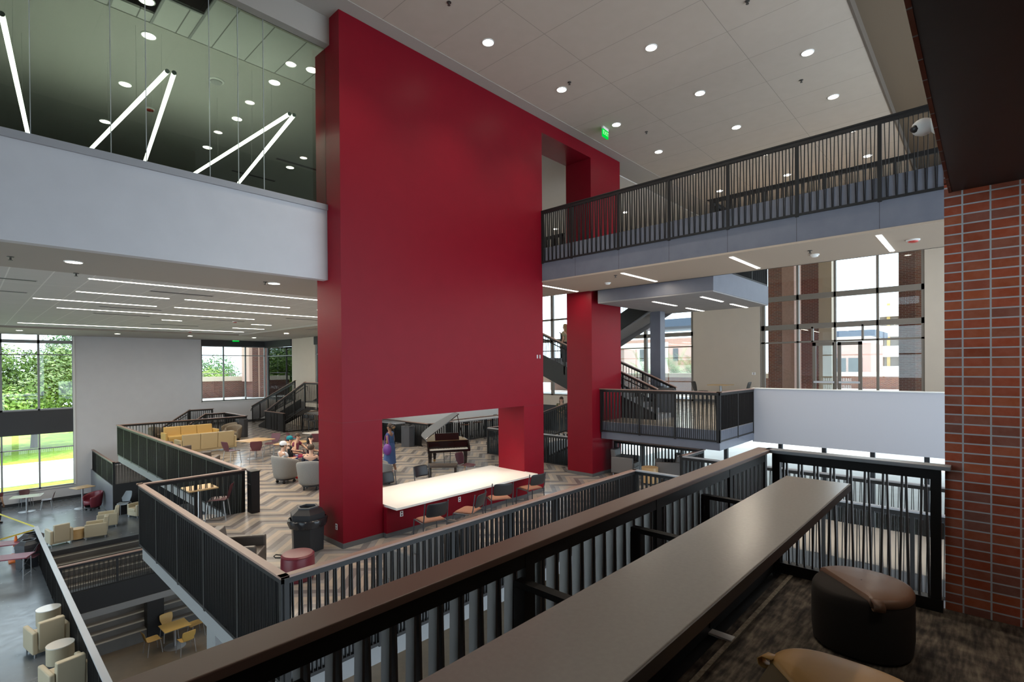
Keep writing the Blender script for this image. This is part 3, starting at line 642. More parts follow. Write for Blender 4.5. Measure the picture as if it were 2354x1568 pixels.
detector((345, 250), 6.45, M_redpl, 'red fire alarm on the upper room ceiling', .1); detector((497, 185), 6.45, mat('grey speaker', (.4, .4, .4), .6), 'grey round speaker on the upper room ceiling', .16)
def vent(x0, x1, y, z, lab, grp, n=2, ax='x'):
    b = MB(); t = thing('slot_vent', lab, 'air vent', (x0, y, z), 0, grp)
    MB().box(0, x1-x0, -.07, .07, -.005, 0).build('vent_frame', M_cap, t)
    for i in range(n): MB().box(.02, x1-x0-.02, -.055+.06*i, -.015+.06*i, -.008, -.004).build('slot', M_black, t)
for x0, x1, y, s in ((3.1, 4.5, 14.9, 'nearest, left of centre'), (8.0, 9.3, 14.9, 'nearest, behind the red wall'), (-.3, 1.1, 14.9, 'at the left edge'), (-.2, 1.1, 17.3, 'left edge, second row'), (2.8, 4.4, 19.6, 'third row left'), (6.2, 7.8, 22.1, 'fourth row'), (8.4, 10.2, 19.6, 'third row at the red wall'), (3.0, 4.6, 22.1, 'fourth row left'), (5.4, 7.2, 25.9, 'fifth row')):
    vent(x0, x1, y, 1.899, 'dark slot air vent in the tiled ceiling, ' + s, 'slot vents in the tiled ceiling')
for a, b, s in ((6.0, 7.4, 'nearer one'), (6.6, 8.2, 'farther one')):
    vent(a, b, 18.0 if s[0] == 'n' else 16.0, 6.449, 'dark slot vent in the upper room ceiling, ' + s, 'upper room slot vents')
# exit signs
def text_mesh(name, body, size, m, parent, loc, rot, ext=.002, align='CENTER'):
    cu = bpy.data.curves.new(name, 'FONT'); cu.body = body; cu.size = size; cu.extrude = ext; cu.align_x = align; cu.align_y = 'CENTER'; cu.resolution_u = 2
    tmp = bpy.data.objects.new(name+'_tmp', cu); COL.objects.link(tmp); dg = bpy.context.evaluated_depsgraph_get(); me = bpy.data.meshes.new_from_object(tmp.evaluated_get(dg)); bpy.data.objects.remove(tmp)
    o = bpy.data.objects.new(name, me); COL.objects.link(o); o.location = loc; o.rotation_euler = rot; o.data.materials.clear(); o.data.materials.append(m)
    if parent: o.parent = parent; KIDS.setdefault(parent.name, []).append(o)
    return o
E_exit = emit('exit letters', (.35, 1, .40), 1.2); E_green = emit('exit sign green', (.0, .62, .05), 1.1)
def exit_sign(p, rz, lab, sc=1):
    t = thing('exit_sign', lab, 'exit sign', p, rz); t.scale = (sc,)*3
    MB().box(-.16, .16, -.03, .03, 0, .07).build('mount', M_trim, t); MB().box(-.16, .16, -.022, .022, -.22, 0).build('housing', E_green, t)
    text_mesh('exit_lettering', 'EXIT', .17, E_exit, t, (0, -.024, -.11), (PI/2, 0, 0)); return t
p = Wz(1391, 294, CEIL); exit_sign((p.x, p.y, CEIL-.07), math.radians(4), 'green lit exit sign hanging from the high ceiling', 1.0)
p = Wy(542, 779, YF-.3); exit_sign((p.x, YF-.3, p.z+.08), math.radians(-10), 'green lit exit sign above the corner window', 1.2)
# ------------------------------------------------------------------ furniture makers (each kind built once, then copied with its parts)
M_wood = mat('light maple laminate', (.56, .36, .17), .32, noise=.06, nscale=6)
M_wood2 = mat('warm maple laminate', (.62, .42, .20), .35, noise=.06, nscale=6)
M_whitelam = mat('white laminate', (.78, .75, .70), .16)
M_greylam = mat('warm grey laminate', (.42, .385, .355), .24, noise=.03, nscale=60)
M_greyedge = mat('warm grey edge band', (.085, .068, .062), .45)
M_maroon = mat('maroon plastic', (.105, .030, .042), .38)
M_maroonl = mat('maroon leather', (.16, .018, .030), .35, bump=.1, bscale=120)
M_leg = mat('satin grey steel', (.42, .42, .43), .35, metal=.8)
M_blackpl = mat('black plastic', (.018, .018, .020), .42)
M_dkgrey = mat('charcoal plastic', (.05, .052, .06), .45)
M_orange = mat('rust fabric', (.26, .115, .07), .9, noise=.12, nscale=60)
M_tan = mat('tan vinyl', (.42, .33, .185), .42)
M_yellow = mat('mustard vinyl', (.58, .38, .12), .42)
M_brownl = mat('dark brown vinyl', (.075, .058, .047), .42)
M_greyv = mat('warm grey vinyl', (.16, .145, .135), .45)
M_cream = mat('cream vinyl', (.50, .43, .30), .42)
M_tubg = mat('grey woven fabric', (.24, .235, .225), .85, noise=.12, nscale=90)
M_tubb = mat('taupe fabric', (.19, .155, .115), .85, noise=.1, nscale=80)
M_bag = mat('black bin liner', (.02, .02, .022), .25, bump=.5, bscale=40)
M_skinA = mat('light skin', (.60, .36, .25), .5); M_skinB = mat('tan skin', (.42, .23, .14), .5); M_skinC = mat('brown skin', (.25, .125, .07), .5)

def shell_grid(rows, name, m, parent, th=.012, sub=1): return MB().grid(rows).build(name, m, parent, smooth=True, solid=th, sub=sub)
def four_legs(t, m, xs, ys, zt, splay=.05, r=.012, n='leg'):
    for x in xs:
        for y in ys:
            MB().tube([(x, y, zt), (x+math.copysign(splay, x), y+math.copysign(splay*.6, y), 0)], r, 8).build(n, m, t, smooth=True)
def poly_chair(label, m, group=None, legm=None):      # faces local +X
    t = thing('stacking_chair', label, 'chair', group=group)
    rows = [[(x, y, .455-.012*math.cos(y*8)+(.02 if abs(y) > .2 else 0)-(.03 if x > .19 else 0)) for y in (-.22, -.14, 0, .14, .22)] for x in (-.18, -.08, .06, .18, .225)]
    shell_grid(rows, 'seat', m, t)
    rows = [[(-.20-.10*(z-.46)/.36-.035*(1-(y/.2)**2)*(.6 if z > .5 else .2), y*(1.0 if z > .58 else .75), z) for y in (-.21, -.12, 0, .12, .21)] for z in (.46, .54, .62, .73, .83)]
    shell_grid(rows, 'backrest', m, t)
    four_legs(t, legm or M_leg, (-.16, .17), (-.20, .20), .44); return t
def guest_chair(label, group=None):
    t = thing('guest_chair', label, 'chair', group=group)
    rows = [[(x, y, .46-(.05 if x > .2 else 0)-(.012 if abs(y) > .2 else 0)) for y in (-.235, -.18, 0, .18, .235)] for x in (-.2, -.1, .08, .2, .25)]
    MB().grid(rows).build('seat', M_orange, t, smooth=True, solid=.05, sub=1)
    rows = [[(-.22-.10*(z-.5)/.34-.05*(1-(y/.24)**2), y, z) for y in (-.235, -.13, 0, .13, .235)] for z in (.56, .66, .76, .86)]
    shell_grid(rows, 'backrest', M_blackpl, t, .02)
    for s in (-1, 1):
        MB().tube([(-.28, .255*s, .86), (-.235, .26*s, .55), (-.20, .26*s, .43), (-.24, .27*s, 0)], .013, 8).build('leg', M_dkgrey, t, smooth=True)
        MB().tube([(.24, .255*s, .43), (.27, .27*s, 0)], .013, 8).build('leg', M_dkgrey, t, smooth=True)
        MB().tube([(-.22, .255*s, .43), (.24, .255*s, .43)], .013, 8).build('seat_rail', M_dkgrey, t, smooth=True)
    return t
def tub_chair(label, m, cm=None, group=None, casters=True):     # round shell, faces local +X
    t = thing('tub_chair', label, 'armchair', group=group)
    rows = []
    for a in [i*15 for i in range(-9, 10)]:
        th = math.radians(180+a); f = abs(a)/135; ht = .80-.20*f**1.6
        rows.append([(math.cos(th)*(.27+.08*q), math.sin(th)*(.28+.08*q), .14+(ht-.14)*q) for q in (0, .25, .5, .75, 1)])
    MB().grid(rows).build('shell', m, t, smooth=True, solid=.07, sub=1)
    MB().lathe([(.02, .28), (.26, .28), (.285, .33), (.285, .40), (.25, .445), (.02, .455)], 24, mtx=Matrix.Translation((.03, 0, 0))).build('seat_cushion', cm or m, t, smooth=True)
    MB().cyl(.25, .10, .16, 24).build('base', M_blackpl, t, smooth=True)
    for a in (45, 135, 225, 315):
        c = math.cos(math.radians(a))*.22; s = math.sin(math.radians(a))*.22
        MB().cyl(.038, -.018, .018, 14, mtx=Matrix.Translation((c, s, .04)) @ Matrix.Rotation(PI/2, 4, 'X')).box(c-.02, c+.02, s-.02, s+.02, .05, .12).build('caster', M_blackpl, t)
    return t
def arm_chair(label, m, group=None, w=.72, legs=True, name='armchair', cat='armchair', seats=1, cm=None):      # boxy, faces local +X, back at -X
    t = thing(name, label, cat, group=group); h = w/2
    MB().box(-.33, .36, -h+.10, h-.10, .10, .30).build('base', m, t, bevel=.012)
    sw = (w-.22)/seats
    for i in range(seats):
        y0 = -h+.11+sw*i
        MB().box(-.22, .38, y0+.004, y0+sw-.004, .30, .45).build('seat_cushion', cm or m, t, bevel=.03, seg=3)
        MB().hexa([(-.36, y0+.004, .16), (-.20, y0+.004, .40), (-.20, y0+sw-.004, .40), (-.36, y0+sw-.004, .16), (-.42, y0+.004, .84), (-.27, y0+.004, .84), (-.27, y0+sw-.004, .84), (-.42, y0+sw-.004, .84)]).build('back_cushion', cm or m, t, bevel=.025, seg=3)
    for s in (-1, 1): MB().box(-.36, .36, s*h-.105*(s > 0), s*h+.105*(s < 0), .10, .62).build('armrest', m, t, bevel=.03, seg=3)
    for x in (-.30, .30):
        for s in (-1, 1): MB().cyl(.018, 0, .10, 10, mtx=Matrix.Translation((x, s*(h-.06), 0))).build('leg', M_leg, t)
    return t
def drum_table(label, m, r=.23, h=.45, group=None, top=None):
    t = thing('drum_table', label, 'side table', group=group)
    MB().cyl(r-.03, 0, .05, 28).build('base', M_blackpl, t, smooth=True); MB().cyl(r, .05, h-.02, 28).build('body', m, t, smooth=True); MB().cyl(r+.003, h-.02, h, 28).build('table_top', top or m, t, smooth=True); return t
def cafe_table(label, w=.75, d=.75, h=.74, m=None, group=None, foot='oval', name='cafe_table'):
    t = thing(name, label, 'table', group=group)
    MB().box(-w/2, w/2, -d/2, d/2, h-.03, h).build('table_top', m or M_wood, t, bevel=.006)
    MB().cyl(.045, .02, h-.03, 16).build('column', M_leg, t, smooth=True)
    MB().lathe([(.33, 0), (.33, .012), (.2, .022), (.05, .03)], 28, sx=1.0, sy=.8 if foot == 'oval' else 1).build('foot', M_leg, t, smooth=True); return t
def bar_stool(label, sm, group=None):
    t = thing('bar_stool', label, 'stool', group=group)
    rows = [[(x, y, .74-(.03 if x > .17 else 0)) for y in (-.2, -.1, 0, .1, .2)] for x in (-.17, -.05, .08, .2)]
    MB().grid(rows).build('seat', sm, t, smooth=True, solid=.045, sub=1)
    rows = [[(-.19-.05*(z-.8)/.3-.03*(1-(y/.2)**2), y, z) for y in (-.2, -.1, 0, .1, .2)] for z in (.82, .92, 1.06)]
    shell_grid(rows, 'backrest', M_blackpl, t, .018)
    four_legs(t, M_blackpl, (-.16, .16), (-.18, .18), .72, .06, .012)
    MB().tube([(.2, -.22, .3), (.2, .22, .3)], .01, 8).build('foot_rest', M_blackpl, t); return t
def hexpoly(r, a0=0, n=6): return [(r*math.cos(a0+2*PI*i/n), r*math.sin(a0+2*PI*i/n)) for i in range(n)]
def hex_bin(label, m=None, r=.33, h=.62, lid=.20, bag=True, group=None):
    m = m or M_blackpl
    t = thing('trash_bin', label, 'trash bin', group=group)
    b = MB(); q0 = hexpoly(r*.94); q1 = hexpoly(r); n = 6
    b.add([(x, y, 0) for x, y in q0]+[(x, y, h) for x, y in q1], [tuple(range(6))[::-1], tuple(range(6, 12))]+[(i, (i+1) % 6, 6+(i+1) % 6, 6+i) for i in range(6)]); b.build('bin_body', m, t, bevel=.008)
    b = MB(); q = [hexpoly(r*1.03), hexpoly(r*1.03), hexpoly(r*.62), hexpoly(r*.52), hexpoly(r*.50)]; zz = [h, h+lid*.55, h+lid, h+lid, h+lid-.08]
    b.grid([[(x, y, z) for x, y in p] for p, z in zip(q, zz)], closed=True, flip=False); b.build('lid', m, t)
    b = MB(); q = [hexpoly(r*.63), hexpoly(r*.63), hexpoly(r*.50), hexpoly(r*.50)]; zz = [h+lid-.012, h+lid+.022, h+lid+.022, h+lid-.012]
    b.grid([[(x, y, z) for x, y in p] for p, z in zip(q, zz)], closed=True); b.build('opening_rim', M_dkgrey if m is M_blackpl else m, t)
    MB().prism(hexpoly(r*.51), h+.02, h+lid-.09).build('dark_opening', M_black, t)
    if bag:
        rows = [[(math.cos(a)*r*(s+.035*math.sin(a*9+k*2)), math.sin(a)*r*(s+.035*math.sin(a*9+k*2)), z) for a in [2*PI*i/48 for i in range(48)]] for k, (s, z) in enumerate(((1.0, h+.01), (1.10, h-.01), (1.10, h-.07), (1.06, h-.14), (1.0, h-.15)))]
        MB().grid(rows, closed=True).build('bin_liner', M_bag, t, smooth=True)
    return t
def put(o, p, rz, z=None): o.location = (p.x, p.y, p.z if z is None else z); o.rotation_euler = (0, 0, rz); return o
A = lambda deg: math.radians(deg)
LEFT = Vector((-.68, .73, 0)); TOWARD = Vector((-.73, -.68, 0))      # picture-left and towards-the-camera on the ground

# ---------------- foreground: counter on brackets, two poufs
t = thing('bar_counter', 'long narrow grey laminate counter behind the near railing', 'counter', (0, .82, CARPET))
MB().box(.1, 3.79, -.185, .18, 1.005, 1.048).build('counter_top', M_greylam, t, bevel=.004)
b = MB(); b.box(.1, 3.795, -.190, -.184, 1.003, 1.046); b.box(3.788, 3.795, -.19, .182, 1.003, 1.046); b.build('edge_band', M_greyedge, t)
for x in (.62, 1.55, 2.48, 3.41):
    b = MB(); b.box(x-.022, x+.022, -.10, .60, .90, .925); b.box(x-.022, x+.022, -.10, -.06, .925, 1.003); b.build('bracket_arm', M_black, t); b = MB(); b.box(x-.025, x+.025, .54, .60, .04, .90); b.build('bracket_leg', M_black, t)
    MB().box(x-.035, x+.035, .40, .58, 0, .012).build('foot_plate', M_trim, t)
S('trim_kick', M_black, (.1, 4.85, 1.37, 1.52, CARPET, CARPET+.15), (4.79, 4.87, .24, 1.4, CARPET, CARPET+.09))
S('trim_carpet_edge', mat('pale carpet edge', (.33, .28, .21), .9, noise=.35, nscale=40), (.1, 4.79, 1.215, 1.245, CARPET, CARPET+.004))
def pouf(label, body, top, c, r, h, shape, cut, tab_ang, tabm):
    t = thing('pouf', label, 'pouf', (c[0], c[1], CARPET)); N = 64
    def P(a, s): k = (abs(math.cos(a))**shape+abs(math.sin(a))**shape)**(-1/shape); return (r*s*k*math.cos(a), r*s*k*math.sin(a))
    angs = [2*PI*i/N for i in range(N)]
    rows = [[(*P(a, s), z) for a in angs] for s, z in ((.90, 0), (.97, .02), (1.0, .10), (1.0, h-.10), (.985, h-.05), (.955, h-.032), (.90, h-.024), (.4, h-.02), (.02, h-.02))]
    MB().grid(rows, closed=True).build('body', body, t, smooth=True)
    lx, ly = LEFT.x, LEFT.y
    def clip(p, q=cut):
        d = p[0]*lx+p[1]*ly
        return p if d <= q*r else (p[0]-(d-q*r)*lx, p[1]-(d-q*r)*ly)
    rows = [[(*clip(P(a, s), cut*s), z) for a in angs] for s, z in ((.975, h-.055), (1.0, h-.045), (1.0, h-.028), (.96, h-.008), (.88, h+.002), (.5, h+.008), (.02, h+.009))]
    MB().grid(rows, closed=True).build('leather_top', top, t, smooth=True)
    ca, sa = math.cos(tab_ang), math.sin(tab_ang); ex, ey = P(tab_ang, 1.0)
    rows = []
    for f, o, z in ((0, -.02, h-.05), (.2, .012, h-.06), (.5, .035, h-.055), (.8, .04, h-.03), (1, .02, h-.012), (1, -.03, h-.006)):
        rows.append([(ex+ca*o-sa*w, ey+sa*o+ca*w, z) for w in (-.03, .03)])
    MB().grid(rows).build('pull_tab', tabm, t, smooth=True, solid=.006)
    return t
M_dkfab = mat('dark brown fabric', (.022, .016, .013), .9, bump=.2, bscale=300)
M_tanl = mat('tan leather', (.17, .088, .052), .42, bump=.06, bscale=200)
M_must = mat('mustard leather', (.50, .27, .07), .42, bump=.06, bscale=200)
M_mustd = mat('olive brown fabric', (.085, .058, .025), .8, bump=.15, bscale=250)
pouf('dark brown pouf with tan leather top by the short railing', M_dkfab, M_tanl, (3.93, .60), .275, .40, 2.25, .42, A(205), M_tanl)
pouf('mustard leather pouf nearest the camera', M_mustd, M_must, (2.56, .47), .31, .40, 3.0, .55, A(75), M_must)

# ---------------- lit table in the portal
t = thing('work_table', 'long white lit table built between the red piers', 'table', (5.98, 8.8, MID))
MB().box(0, 4.45, 0, 1.78, .63, .68).build('table_top', M_whitelam, t, bevel=.006); MB().box(-.03, 4.40, .32, 1.45, .10, .63).build('base_panel', M_red, t); MB().box(-.03, 4.40, .34, 1.43, 0, .10).build('plinth', M_base, t)
def outlet(p, rz, lab, n='wall_outlet', w=.075, h=.115):
    t = thing(n, lab, 'outlet', p, rz); MB().box(-w/2, w/2, -.008, 0, -h/2, h/2).build('cover_plate', M_trim, t, bevel=.002)
    for s in (-1, 1): MB().box(-.017, .017, -.011, -.007, s*.027-.018, s*.027+.018).build('socket', M_maroon, t)
for q, s in (((923, 1181), 'left one'), ((1056, 1148), 'right one')):
    p = Wy(*q, 9.12); outlet((p.x, 9.12, p.z), 0, 'white outlet on the red panel under the lit table, '+s)
p = Wx(774, 1211, RX0); outlet((RX0, p.y, p.z), -PI/2, 'white outlet low on the red pier beside the hexagonal bin')
p = Wy(1388, 1066, RY0); outlet((RX3-.1, RY0, MID+.45), 0, 'white outlet low on the red column behind the grey armchair')
for i, q in enumerate(((1235, 820), (1241, 820))):
    p = Wy(*q, RY0); t = thing('wall_switch', 'small steel plate on the red wall edge, ' + ('left of the pair', 'right of the pair')[i], 'switch', (p.x, RY0, p.z)); MB().box(-.025, .025, -.006, 0, -.05, .05).build('cover_plate', M_leg, t)
p = Wx(1733, 859, XE); outlet((XE, p.y, p.z), -PI/2, 'grey control plate on the wall left of the glass doors', 'control_plate', .16, .12)
for k, (lx, ly) in enumerate(((6.9, 9.6), (8.2, 9.6), (9.5, 9.6))):
    downlight(lx, ly, -1.079, 'round downlight under the red lintel above the lit table, ' + ('left one', 'middle one', 'right one')[k], 'downlights over the lit table', 26)
g0 = guest_chair('black guest chair with rust seat at the lit table, first from the pier', 'guest chairs in front of the lit table')
for i, (q, rz) in enumerate((((990, 1192), 78), ((1078, 1172), 110), ((1148, 1143), 62), ((1220, 1120), 80))):
    o = g0 if i == 0 else dup(g0); put(o, Wz(*q, MID+.46), A(rz), MID)
    o['label'] = 'rust seated guest chair before the lit table, ' + ['first from the left pier', 'second, turned aside', 'third, turned the other way', 'last, by the right pier'][i]
for i, (x, y, rz, s) in enumerate(((6.45, 10.95, -92, 'leftmost'), (7.4, 11.0, -85, 'middle'), (8.5, 11.05, -90, 'right'))):
    put(dup(g0, label='guest chair behind the lit table, back showing, '+s, group='guest chairs behind the lit table'), Vector((x, y, MID)), A(rz))
mc = poly_chair('maroon chair at the cafe table by the railing corner', M_maroon)
put(mc, Wz(502, 1192, MID), A(150))
put(dup(mc, label='maroon chair behind the far edge of the lit table, near the piano'), Wz(1072, 1102, MID), A(-80))
put(tub_chair('grey high back chair with pink seat by the left pier opening', M_tubg, mat('pink seat fabric', (.38, .20, .17), .9)), Wz(880, 1112, MID), A(-20))
put(cafe_table('square maple cafe table in the railing corner', .62, .62, .74, M_wood2), Wz(460, 1192, MID), 0)
put(hex_bin('black hexagonal trash bin with liner beside the red pier'), Wz(708, 1262, MID), A(12))
t = thing('pouf', 'maroon leather drum pouf behind the railing corner', 'pouf'); put(t, Wz(685, 1330, MID), 0)
MB().lathe([(.24, 0), (.265, .03), (.27, .2), (.265, .36), (.255, .40)], 32).build('body', M_maroonl, t, smooth=True); MB().lathe([(.262, .395), (.265, .41), (.24, .435), (.12, .445), (.01, .446)], 32).build('leather_top', M_maroonl, t, smooth=True)
MB().tube([(-.22, .16, .37), (-.29, .20, .38), (-.31, .21, .41), (-.28, .20, .43), (-.2, .15, .41)], .010, 8).build('pull_tab', M_black, t)
br = arm_chair('dark brown armchair beside the maroon pouf', M_brownl); put(br, Vector((3.15, 9.3, MID)), A(-35))
gv = arm_chair('grey armchair with its back to the long railing', M_greyv); put(gv, Vector((5.05, 6.95, MID)), A(95))
put(dup(br, label='brown armchair behind the long railing, near the red pier'), Vector((6.1, 7.2, MID)), A(100))
put(dup(br, label='dark brown armchair behind the railing, nearest the table with four chairs'), Vector((5.45, 19.0, MID)), A(60))
put(dup(br, label='dark brown armchair behind the railing, beside the tan sofa'), Vector((5.5, 22.6, MID)), A(20))
t = thing('waste_box', 'dark square waste box at the railing end left of the zigzag floor', 'trash bin', (4.86, 13.28, MID)); MB().box(-.10, .10, -.14, .14, 0, 1.0).build('bin_body', M_maroon if 0 else M_black, t, bevel=.01); MB().box(-.11, .11, -.15, .15, 1.0, 1.03).build('lid', M_black, t, bevel=.008); MB().box(-.107, -.10, -.09, .09, .70, .72).build('pull', M_leg, t)
# sofas
sf = arm_chair('three seat mustard sofa facing the railing of the sunken stair', M_yellow, w=2.25, seats=3, name='sofa', cat='sofa'); put(sf, Vector((7.32, 27.65, MID)), A(-88))
put(arm_chair('three seat tan sofa with its back to the camera', M_tan, w=2.2, seats=3, name='sofa', cat='sofa'), Vector((7.05, 24.45, MID)), A(92))
tb = tub_chair('taupe tub chair at the right end of the mustard sofa', M_tubb); put(tb, Vector((8.95, 26.9, MID)), A(-130))
put(dup(tb, label='taupe tub chair at the left end of the mustard sofa'), Wz(362, 1020, MID), A(-60)); put(dup(tb, label='taupe tub chair seen from the side behind the tan sofa'), Wz(527, 1008, MID), A(200))
put(drum_table('maple drum side table between the tan sofa and the dark bin', M_wood), Wz(541, 1012, MID), 0)
sb = thing('recycling_bin', 'tall charcoal bin by the railing, left of the corner window stair', 'trash bin')
MB().prism(hexpoly(.30, 0, 8), 0, .86).build('bin_body', M_dkgrey, sb, bevel=.01); MB().prism(hexpoly(.31, 0, 8), .86, .92).build('lid', M_dkgrey, sb, bevel=.01); MB().prism(hexpoly(.14, 0, 8), .92, .96).build('opening_rim', M_blackpl, sb)
put(sb, Wz(556, 1004, MID), 0); put(dup(sb, label='tall charcoal bin between the woman in blue and the piano'), Wz(938, 1026, MID), A(20))
# tables with maroon chairs
c = Wz(588, 1054, MID); put(cafe_table('maple table with four maroon chairs near the tan sofa', 1.05, .95, .74, M_wood), c, A(20))
for i, (dx, dy, rz, s) in enumerate(((-.95, -.25, 15, 'back turned to the sofa'), (-.30, -.85, 70, 'nearest the camera'), (.85, .55, 215, 'farthest from the railing'), (.80, -.25, 160, 'nearest the seated people'))):
    put(dup(mc, label='maroon chair at the maple table by the tan sofa, '+s, group='maroon chairs at the maple table'), Vector((c.x+dx, c.y+dy, MID)), A(rz))
c = Wz(672, 1062, MID); put(cafe_table('maple table behind the seated people', 1.1, .8, .74, M_wood), c, A(30))
put(dup(mc, label='maroon chair at the maple table behind the man in maroon'), Vector((c.x+.4, c.y+.9, MID)), A(-100))
c = Wz(735, 1032, MID); put(cafe_table('pale table at the edge of the red pier', 1.1, .9, .74, M_whitelam), c, A(10))
for dx, dy, rz, s in ((-1.0, .25, 0, 'left side'), (-.5, -.75, 60, 'near side')):
    put(dup(mc, label='maroon chair at the pale table by the pier, '+s), Vector((c.x+dx, c.y+dy, MID)), A(rz))
bs = bar_stool('black bar stool under the corner stair, left one', M_dkgrey, 'stools under the corner stair')
put(bs, Vector((12.7, 26.9, MID)), A(20)); put(dup(bs, label='black bar stool under the corner stair, right one'), Vector((12.7, 26.2, MID)), A(20))
t = thing('bar_counter', 'high grey counter under the corner window stair', 'counter', (13.6, 27.9, MID)); MB().box(-.6, .5, -1.6, .3, 1.0, 1.04).build('counter_top', M_cap2, t); MB().box(-.03, .03, -.8, -.7, 0, 1.0).build('support_post', M_black, t)
# grand piano
M_pno = mat('black piano lacquer', (.010, .007, .007), .10, coat=.6); M_ivory = mat('ivory keys', (.75, .71, .60), .3); M_brass = mat('brass', (.55, .36, .13), .3, metal=1)
pc = Wz(1030, 1078, MID); t = thing('grand_piano', 'black grand piano with raised lid behind the lit table', 'piano', (pc.x, pc.y, MID), math.atan2(-TOWARD.y, -TOWARD.x)-PI/2+A(17))
# local: +Y away from the camera (tail), X along the keyboard
out = [(-.74, .0), (.74, .0), (.74, .55), (.72, .80), (.62, 1.02), (.44, 1.22), (.24, 1.42), (.02, 1.66), (-.22, 1.82), (-.46, 1.80), (-.66, 1.62), (-.74, 1.35)]
MB().prism(out, .68, .98).build('case', M_pno, t, bevel=.012)
MB().box(-.74, .74, -.28, .02, .62, .70).build('key_bed', M_pno, t, bevel=.01)
for s in (-1, 1): MB().hexa([(s*.74-.05*(s > 0), -.28, .70), (s*.74+.05*(s < 0), -.28, .70), (s*.74+.05*(s < 0), .02, .70), (s*.74-.05*(s > 0), .02, .70), (s*.74-.05*(s > 0), -.22, .80), (s*.74+.05*(s < 0), -.22, .80), (s*.74+.05*(s < 0), .02, .96), (s*.74-.05*(s > 0), .02, .96)]).build('key_cheek', M_pno, t)
MB().box(-.66, .66, -.22, -.06, .70, .735).build('white_keys', M_ivory, t)
b = MB()
for i in range(51):
    if i % 7 in (2, 6): continue
    x = -.655+.0258*(i+1); b.box(x-.006, x+.006, -.155, -.06, .735, .748)
b.build('black_keys', M_blackpl, t)
MB().box(-.69, .69, -.06, -.04, .70, .93).build('fall_board', M_pno, t)
MB().hexa([(-.42, .10, .98), (.42, .10, .98), (.42, .13, .98), (-.42, .13, .98), (-.42, .20, 1.22), (.42, .20, 1.22), (.42, .23, 1.22), (-.42, .23, 1.22)]).build('music_desk', M_pno, t)
MB().prism([(x*.94, y*.95+.04) for x, y in out], .975, .985).build('plate', M_brass, t)
lid = MB().prism([(x+.74, y) for x, y in out if y >= .0], 0, .028).build('lid', M_pno, t, bevel=.006)
lid.location = (-.74, .22, 1.0); lid.rotation_euler = (0, -A(36), 0); lid.scale = (1, .88, 1)
MB().tube([(.66, .62, .98), (.42, .50, 1.85)], .014, 8).build('lid_prop', M_pno, t)
for x, y in ((-.62, .05), (.62, .05), (-.25, 1.5)):
    b = MB(); b.hexa([(x-.045, y-.045, .1), (x+.045, y-.045, .1), (x+.045, y+.045, .1), (x-.045, y+.045, .1), (x-.075, y-.075, .68), (x+.075, y-.075, .68), (x+.075, y+.075, .68), (x-.075, y+.075, .68)]); l = b.build('leg', M_pno, t)
    MB().cyl(.045, -.015, .015, 14, mtx=Matrix.Translation((x, y, .05)) @ Matrix.Rotation(PI/2, 4, 'X')).build('caster', M_brass, l)
b = MB(); b.box(-.14, .14, .12, .20, .08, .13); b.tube([(-.1, .16, .12), (-.12, .18, .68)], .014).tube([(.1, .16, .12), (.12, .18, .68)], .014); b.build('pedal_lyre', M_pno, t)
for x in (-.07, 0, .07): MB().box(x-.012, x+.012, .02, .14, .075, .085).build('pedal', M_brass, t)
bq = Wz(1018, 1104, MID); t = thing('piano_bench', 'black piano bench in front of the grand piano', 'bench', (bq.x, bq.y, MID), math.atan2(-TOWARD.y, -TOWARD.x)-PI/2)
MB().box(-.46, .46, -.18, .18, .42, .50).build('seat', M_brownl, t, bevel=.015)
for x in (-.40, .40):
    for y in (-.13, .13): MB().box(x-.025, x+.025, y-.025, y+.025, 0, .42).build('leg', M_pno, t)
# counters on the back railings, with stools
t = thing('bar_counter', 'grey counter on the railing above the woman in blue', 'counter', (13.5, 19.5, MID)); MB().box(-.25, .25, -.0, 5.2, .98, 1.03).build('counter_top', M_cap2, t)
for y in (.5, 2.6): MB().box(-.03, .03, y-.03, y+.03, 0, .98).build('support_post', M_black, t)
t = thing('bar_counter', 'grey counter on the railing right of the raised piano lid', 'counter', (15.4, 18.1, MID)); MB().box(0, 4.8, -.25, .22, .98, 1.03).build('counter_top', M_cap2, t)
for x in (.4, 2.6): MB().box(x-.03, x+.03, -.03, .03, 0, .98).build('support_post', M_black, t)
st = bar_stool('black stool with rust seat at the back counter, nearest the piano', M_orange, 'stools at the back counter')
for i, q in enumerate(((1068, 1011), (1100, 1004), (1130, 998))):
    o = st if i == 0 else dup(st); put(o, Wz(*q, MID), A(80+10*i)); o['label'] = 'black stool with rust seat at the back counter, ' + ('nearest the piano', 'middle one', 'by the right pier')[i]
# seating right of the second red column
put(dup(gv, label='grey armchair against the red column, facing the drum table'), Wz(1438, 1092, MID), A(-80)); put(dup(gv, label='grey armchair right of the maple drum table'), Wz(1535, 1105, MID), A(120))
put(drum_table('maple drum table between the two grey armchairs', M_wood, .24, .50), Wz(1494, 1112, MID), 0)
